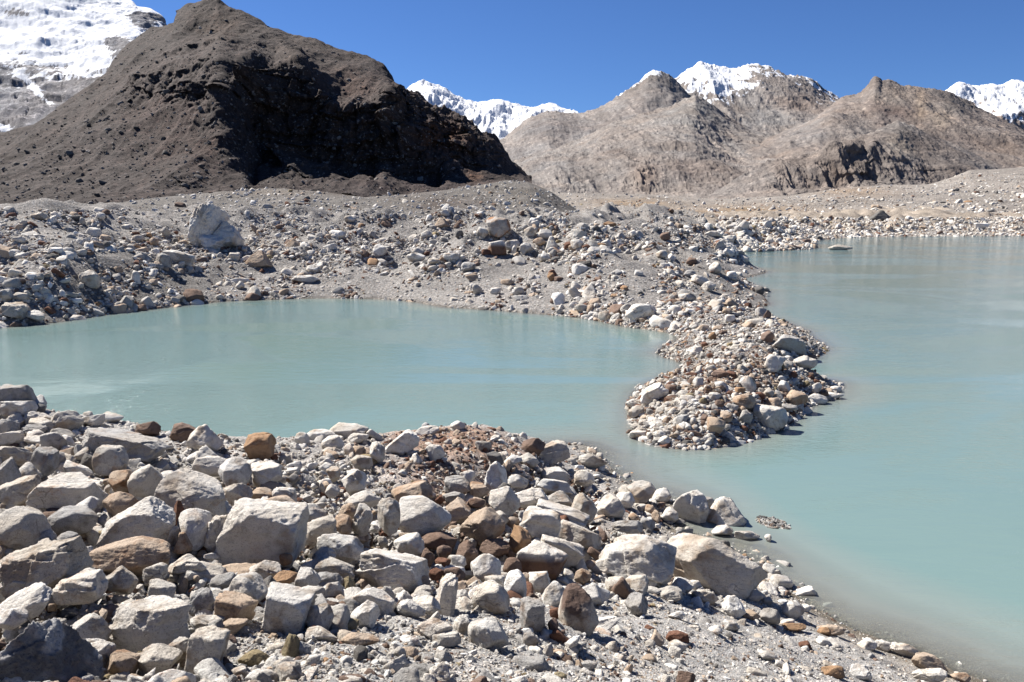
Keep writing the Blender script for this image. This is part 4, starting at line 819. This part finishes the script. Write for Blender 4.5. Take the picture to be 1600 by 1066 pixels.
def rotm(ax, a):
    c, s = math.cos(a), math.sin(a)
    return np.array({'x': [[1, 0, 0], [0, c, -s], [0, s, c]], 'y': [[c, 0, s], [0, 1, 0], [-s, 0, c]], 'z': [[c, -s, 0], [s, c, 0], [0, 0, 1]]}[ax])
order = sorted(range(len(ROCKS)), key=lambda i: (0 if (ROCKS[i][0], ROCKS[i][1]) in LAND else 1, -ROCKS[i][2]*ROCKS[i][3]))
THINGS = set(order[:300]); stones_extra = []
placed = []
for i, (x, y, w_, h_, col, kind, tilt) in enumerate(ROCKS):
    a = max(w_, h_); k = 6 if a > 95 else 5 if a > 34 else 4 if a > 20 else 3
    r = np.random.default_rng(1000+i)
    q = hit(x, min(y+.36*h_, 1240))
    if q is None: continue
    _, t, where, nn = q; t *= 1.0
    W, H = w_*t/F, h_*t/F*1.0
    D_ = (W*H)**.5*r.uniform(.85, 1.15); D_ = min(D_, 1.3*max(H, .4*W))
    if kind == 'cliff':
        A_, Fa = rock_shape(6, 'block', r, .085); B_, Fb = rock_shape(5, 'wedge', r, .07); C_2, Fc2 = rock_shape(5, 'block', r, .06)
        zz = A_[:, 2]; A_ = A_*[.50, .8, 1.0]; A_[:, 0] += -.12 + .14*zz                          # the prow leans in towards its top
        A_[:, 0] = np.where(zz < .1, A_[:, 0]-.14*(.1-zz), A_[:, 0])
        B_ = B_*[.56, .6, .56] + [.22, .08, -.12]; C_2 = C_2@rotm('y', .4).T*[.42, .6, .34] + [.06, -.22, -.30]
        V = np.vstack([A_, B_, C_2]); Fc = np.vstack([Fa, Fb+len(A_), Fc2+len(A_)+len(B_)])
    else:
        V, Fc = rock_shape(k, kind, r, .09 if (x, y) == (62, 1030) else .046 if kind not in ('round', 'hump') else .036)
    cs, sn = abs(math.cos(math.radians(tilt))), abs(math.sin(math.radians(tilt)))
    if kind != 'cliff':
        yaw = r.uniform(-.5, .5) if (x, y) != (235, 983) else -.62
        if kind == 'ang': V = V@rotm('x', r.uniform(-.6, .6)).T@rotm('z', r.uniform(0, 6.28)).T; V = V/(V.max(0)-V.min(0))
        if not tilt: V = V@rotm('z', yaw).T; V = V/(V.max(0)-V.min(0))
    S = np.array([W, D_, H]); V = V*S*1.04
    if tilt: V = V@rotm('y', math.radians(tilt)).T
    c = at(np.array(float(x)), np.array(float(y)), np.array(t))
    V = V@rotm('x', -PITCH*.5).T
    # rest it a little into what lies below
    base = np.array(COLS[col])*r.uniform(.90, 1.10)
    n = fbm(V*(2.2/max(W, .2))+r.uniform(0, 30, 3), 4, .55, 5)[:, None]
    second = {'W': (.40, .33, .26), 'V': (.36, .28, .21), 'T': (.36, .225, .14), 'B': (.30, .22, .18), 'G': (.24, .22, .20), 'P': (.52, .46, .40)}.get(col, base*.75)
    kx = np.clip((n-.12)*3.2, 0, 1)*.75
    tint = base*(1-kx)+kx*np.array(second)
    if (x, y) == (779, 355): kk = np.clip(n*4+.4, 0, 1); tint = np.array((.50, .46, .42))*(1-kk)+kk*np.array((.42, .24, .14))
    if (x, y) in ((845, 875), (777, 388)):       # pale upper side, dark brown lower front
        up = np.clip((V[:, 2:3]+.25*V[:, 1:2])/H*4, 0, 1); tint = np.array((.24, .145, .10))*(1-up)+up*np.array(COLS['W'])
    if (x, y) == (62, 1030): kk = np.clip((n+.05)*5, 0, 1)*.8; tint = np.array((.20, .20, .205))*(1-kk)+kk*np.array((.55, .55, .55))  # corner boulder: its shade painted as a dark tint, with pale flecks
    if (x, y) == (904, 954): kk = np.clip((V[:, 2:3]/H-.08+.3*n)*6, 0, 1); tint = tint*(1-kk)+kk*np.array((.19, .14, .12))
    if i not in THINGS: stones_extra.append((c, V, Fc, tint)); continue
    o = link_mesh('boulder', V, Fc, granite if t < 45 else granite_far, True, colattr=tint)
    o.location = c
    reg = region_of(x, y)
    tag(o, LAB[i], 'boulder', GRP[reg]); placed.append((x, y, w_, h_, c, max(W, H)))

# ---------------------------------------------------------------- the countless smaller stones: one object each for stones and for gravel
TEM = {}
def templates(k, n):
    if (k, n) not in TEM:
        r = np.random.default_rng(k*77)
        TEM[(k, n)] = [rock_shape(k, ['ang', 'block', 'cube', 'wedge', 'block', 'ang', 'cube'][j % 7], r, .05) for j in range(n)]
    return TEM[(k, n)]
class Bag:
    def __init__(s): s.V = []; s.F = []; s.C = []; s.n = 0; s.S = []
    def add(s, pos, size, cols, lod, r, flat=.75):
        """many stones at once: pos (N,3), size (N), cols (N,3)"""
        T_ = templates(lod, 24); idx = r.integers(0, len(T_), len(pos))
        for j in range(len(T_)):
            q = np.nonzero(idx == j)[0]
            if not len(q): continue
            V, Fc = T_[j]; nq = len(q)
            a, b, c = r.uniform(0, 6.28, nq), r.normal(scale=.5, size=nq), r.normal(scale=.5, size=nq)
            ca, sa, cb, sb, cc, sc_ = np.cos(a), np.sin(a), np.cos(b), np.sin(b), np.cos(c), np.sin(c)
            R_ = np.stack([np.stack([ca*cb, ca*sb*sc_-sa*cc, ca*sb*cc+sa*sc_], -1), np.stack([sa*cb, sa*sb*sc_+ca*cc, sa*sb*cc-ca*sc_], -1), np.stack([-sb, cb*sc_, cb*cc], -1)], 1)
            S = np.stack([r.uniform(.75, 1.65, nq), r.uniform(.6, 1.1, nq), r.uniform(.35, .95, nq)*flat/.75], -1)*size[q, None]
            W = np.einsum('nij,nvj->nvi', R_, V[None]*S[:, None])+pos[q, None]
            nv = len(V)
            s.V.append(W.reshape(-1, 3)); s.F.append((Fc[None]+(s.n+np.arange(nq)*nv)[:, None, None]).reshape(-1, 3)); s.n += nq*nv
            s.C.append(np.repeat(cols[q], nv, 0)); s.S.append(np.full(nq*len(Fc), lod >= 3))
    def build(s, name, mat):
        return link_mesh(name, np.concatenate(s.V), np.concatenate(s.F), mat, np.concatenate(s.S), colattr=np.concatenate(s.C))
PAL = np.array([COLS[c] for c in 'WGDTBROYPV'])
def pick(n, wts, r):
    w2 = np.array(wts, float); w2 = w2/w2.sum(); c = PAL[r.choice(len(PAL), n, p=w2)]
    return c*r.uniform(.8, 1.15, (n, 1))
#       W  G  D  T  B  R  O  Y  P  V
MIXN = [7, 3.5, 1, 1.2, .25, .05, .08, .15, 3, 5]
MIXR = [1.4, 1, .5, 2.6, 4, 1.8, .22, .2, .2, 1.8]
def scatter(bag, n, box, which, smin, smax, alpha, r, mixf, dens=None, emb=.25, lodpx=(9, 26), maxpx=60, minpx=1.5, cmix=None, only=None, dim=1):
    x0, y0, x1, y1 = box; P_, S_, C_, L_, W_ = [], [], [], [], []
    xs = r.uniform(x0, x1, n); ys = r.uniform(y0, y1, n)
    size = smin*(1-r.uniform(0, 1, n)*(1-(smin/smax)**alpha))**(-1/alpha)
    for x, y, s in zip(xs, ys, size):
        q = hit(x, y, which)
        if q is None or q[2] == 'water' or (only and q[2] != only): continue
        if dens is not None and r.uniform() > dens(x, y): continue
        p, t = q[0], q[1]; px = s*F/t
        if px > maxpx or px < minpx: continue
        P_.append((p.x, p.y, p.z+s*r.uniform(-emb, .5-emb)*.6)); W_.append(q[2] == 'near'); S_.append(s); L_.append(1 if px < 3.6 else 2 if px < lodpx[0] else 3 if px < lodpx[1] else 4)
        C_.append(mixf(x, y, r))
    if not P_: return
    P_, S_, L_ = np.array(P_), np.array(S_), np.array(L_); C_ = np.array(C_); W_ = np.array(W_)
    if W_.any():
        q = P_[W_]; dz = near_h(q[:, 0], q[:, 1])-near_floor(q[:, 0], q[:, 1]); P_[W_, 2] -= dz*r.uniform(0, 1.1, len(q))**.45
    red = r.uniform(0, 1, len(P_)) < C_
    C2 = pick(len(P_), MIXN, r); C2[red] = pick(int(red.sum()), MIXR, r)
    if cmix: C2 = cmix(len(P_), r)
    if dim != 1: C2 = C2*dim
    for l in (1, 2, 3, 4):
        k = L_ == l
        if k.any(): bag.add(P_[k], S_[k], C2[k], l, r)
def red_near(x, y, r):
    v_ = .15 + .9*math.exp(-((x-700)/95)**2-((y-700)/36)**2) + .85*math.exp(-((x-770)/110)**2-((y-780)/70)**2) + .6*math.exp(-((x-720)/60)**2-((y-880)/40)**2) + .3*math.exp(-((x-860)/60)**2-((y-890)/70)**2)
    return v_
def red_spit(x, y, r):
    return .30 + .6*math.exp(-((x-1140)/90)**2-((y-600)/38)**2) + .4*math.exp(-((x-1130)/60)**2-((y-465)/22)**2)
def dens_near(x, y):
    """coarse stones: thin on the bare gravel of the foreground and the silt"""
    g = 1.0
    if y > 960 - 25*math.exp(-((x-1000)/250)**2) and x > 340: g = .03
    if y > 930 and x > 1000: g = .07
    if 650 > x > 560 and 715 < y < 790: g = .5
    return g
r = np.random.default_rng(5)
stones = Bag()
scatter(stones, 5600, (-80, 600, 1580, 1150), ('near',), .11, .50, 1.7, r, red_near, dens_near, .2)
sup_p, sup_s = [], []
for (x, y, w_, h_, c, sz) in placed:
    if region_of(x, y) != 'near': continue
    fl = float(near_floor(np.array([c[0]]), np.array([c[1]]))[0])
    if float(near_h(np.array([c[0]]), np.array([c[1]]))[0])-fl < .08: continue
    for q in range(11):
        a = r.uniform(0, 6.28); d = sz*r.uniform(.05, .62); s_ = sz*r.uniform(.16, .42); s_ = min(s_, .4)
        X_, Y_ = c[0]+math.cos(a)*d, c[1]+math.sin(a)*d; f_ = float(near_floor(np.array([X_]), np.array([Y_]))[0])
        top = c[2]-.30*sz*h_/max(w_, h_)
        sup_p.append((X_, Y_, f_+max(0, top-f_)*r.uniform(.1, .85))); sup_s.append(s_)
sup_p, sup_s = np.array(sup_p), np.array(sup_s)
stones.add(sup_p, sup_s, pick(len(sup_s), [4, 5, 1.5, 3, 2, .8, .2, .3, 1, 4], r), 3, r)
# little gravel bank just breaking the water off the near shore
a = r.uniform(0, 6.28, 260); q_ = r.uniform(0, 1, 260)**.6
bank = at(1209+24*q_*np.cos(a)+6*q_*np.sin(a), 818+9*q_*np.sin(a)+3*q_*np.cos(a), np.full(260, 1.0))
dv = bank-np.array([0, 0, CAMH]); bank = np.array([0, 0, CAMH])+dv*(-CAMH/dv[:, 2])[:, None]; bank[:, 2] = .03*(1-q_)-.02
stones.add(bank, r.uniform(.06, .15, 260), pick(260, [1, 4, 4, 1, 1, 0, 0, 0, .5, 2], r)*.7, 2, r)
scatter(stones, 38000, (-120, 600, 1580, 1160), ('near',), .05, .24, 1.7, r, red_near, lambda x, y: max(dens_near(x, y), .09), .3)
scatter(stones, 14000, (975, 480, 1335, 705), ('mid',), .10, .44, 1.9, r, red_spit, None, .3, dim=.86)
def dens_mid(x, y):
    """bare gravel faces fall to the pond; the stones lie thick on top"""
    face = np.interp(x, [0, 60, 120, 200, 300, 400, 500, 600, 700, 800, 900, 1000, 1080, 1150], [600, 470, 400, 395, 425, 435, 432, 428, 425, 415, 408, 412, 470, 520])
    n = 14*math.sin(x*.031)+9*math.sin(x*.083+y*.05)
    foot = np.interp(x, [0, 500, 640, 760, 840, 930, 1010, 1100], [490, 462, 476, 470, 462, 478, 490, 480])
    g = 1.0 if y < face+n else .42
    if y > foot-6: g = max(g, .55)
    q = float(vn(np.array([x*.022, y*.05, 0]), 3)+.5*vn(np.array([x*.06, y*.13, 5]), 4))
    return g*min(1, max(.12, .55+1.5*q))
# the same rubble goes on beyond the edges of the picture
scatter(stones, 6500, (-800, 560, -50, 1330), ('near',), .12, .95, 1.5, r, red_near, None, .3, maxpx=150)
scatter(stones, 7000, (-800, 560, -50, 1330), ('near',), .05, .25, 1.6, r, red_near, None, .3)
scatter(stones, 2500, (-50, 1100, 1700, 1400), ('near',), .06, .35, 1.6, r, red_near, None, .3)
scatter(stones, 7000, (-420, 328, -40, 545), ('mid',), .22, 1.8, 2.1, r, red_spit, None, .3, minpx=1.4, dim=.96)
scatter(stones, 46000, (-60, 328, 1290, 520), ('mid',), .20, 1.6, 2.4, r, red_spit, dens_mid, .3, minpx=1.4, dim=.96)
scatter(stones, 7000, (1120, 340, 1640, 400), ('mid', 'tan'), .6, 2.4, 2.3, r, lambda x, y, r: .12, None, .3)
scatter(stones, 3500, (-20, 280, 1000, 350), ('mound',), .5, 2.2, 2.2, r, lambda x, y, r: .1, None, .3)
scatter(stones, 3500, (860, 270, 1640, 350), ('tan',), .8, 3.5, 2.0, r, lambda x, y, r: .12, None, .3)
for c, V, Fc, tint in stones_extra:
    stones.V.append(V+c); stones.F.append(Fc+stones.n); stones.n += len(V); stones.C.append(tint); stones.S.append(np.ones(len(Fc), bool))
def dark_mix(pos, rr):
    return np.array((.15, .14, .135))*rr.uniform(.6, 1.9, (pos, 1))
scatter(stones, 6000, (-20, 10, 800, 330), ('dark', 'mound'), .9, 5.0, 2.9, r, lambda x, y, r: .0, None, .35, minpx=1.2, cmix=dark_mix, only='dark')
so_ = stones.build('loose_stones', granite)
tag(so_, 'countless smaller loose stones covering the banks, spit and moraine', 'stones', kind='stuff')
grav = Bag()
def red_g(x, y, r): return .13
scatter(grav, 42000, (-60, 880, 1600, 1180), ('near',), .014, .08, 2.0, r, red_g, None, .3, lodpx=(22, 60), minpx=1.2)
scatter(grav, 14000, (300, 640, 1300, 960), ('near',), .03, .09, 1.6, r, red_near, None, .3, lodpx=(22, 60), minpx=1.2)
go_ = grav.build('gravel', granite)
tag(go_, 'fine pale gravel strewn between the boulders of the near bank', 'gravel', kind='stuff')
print('verts', stones.n, grav.n)
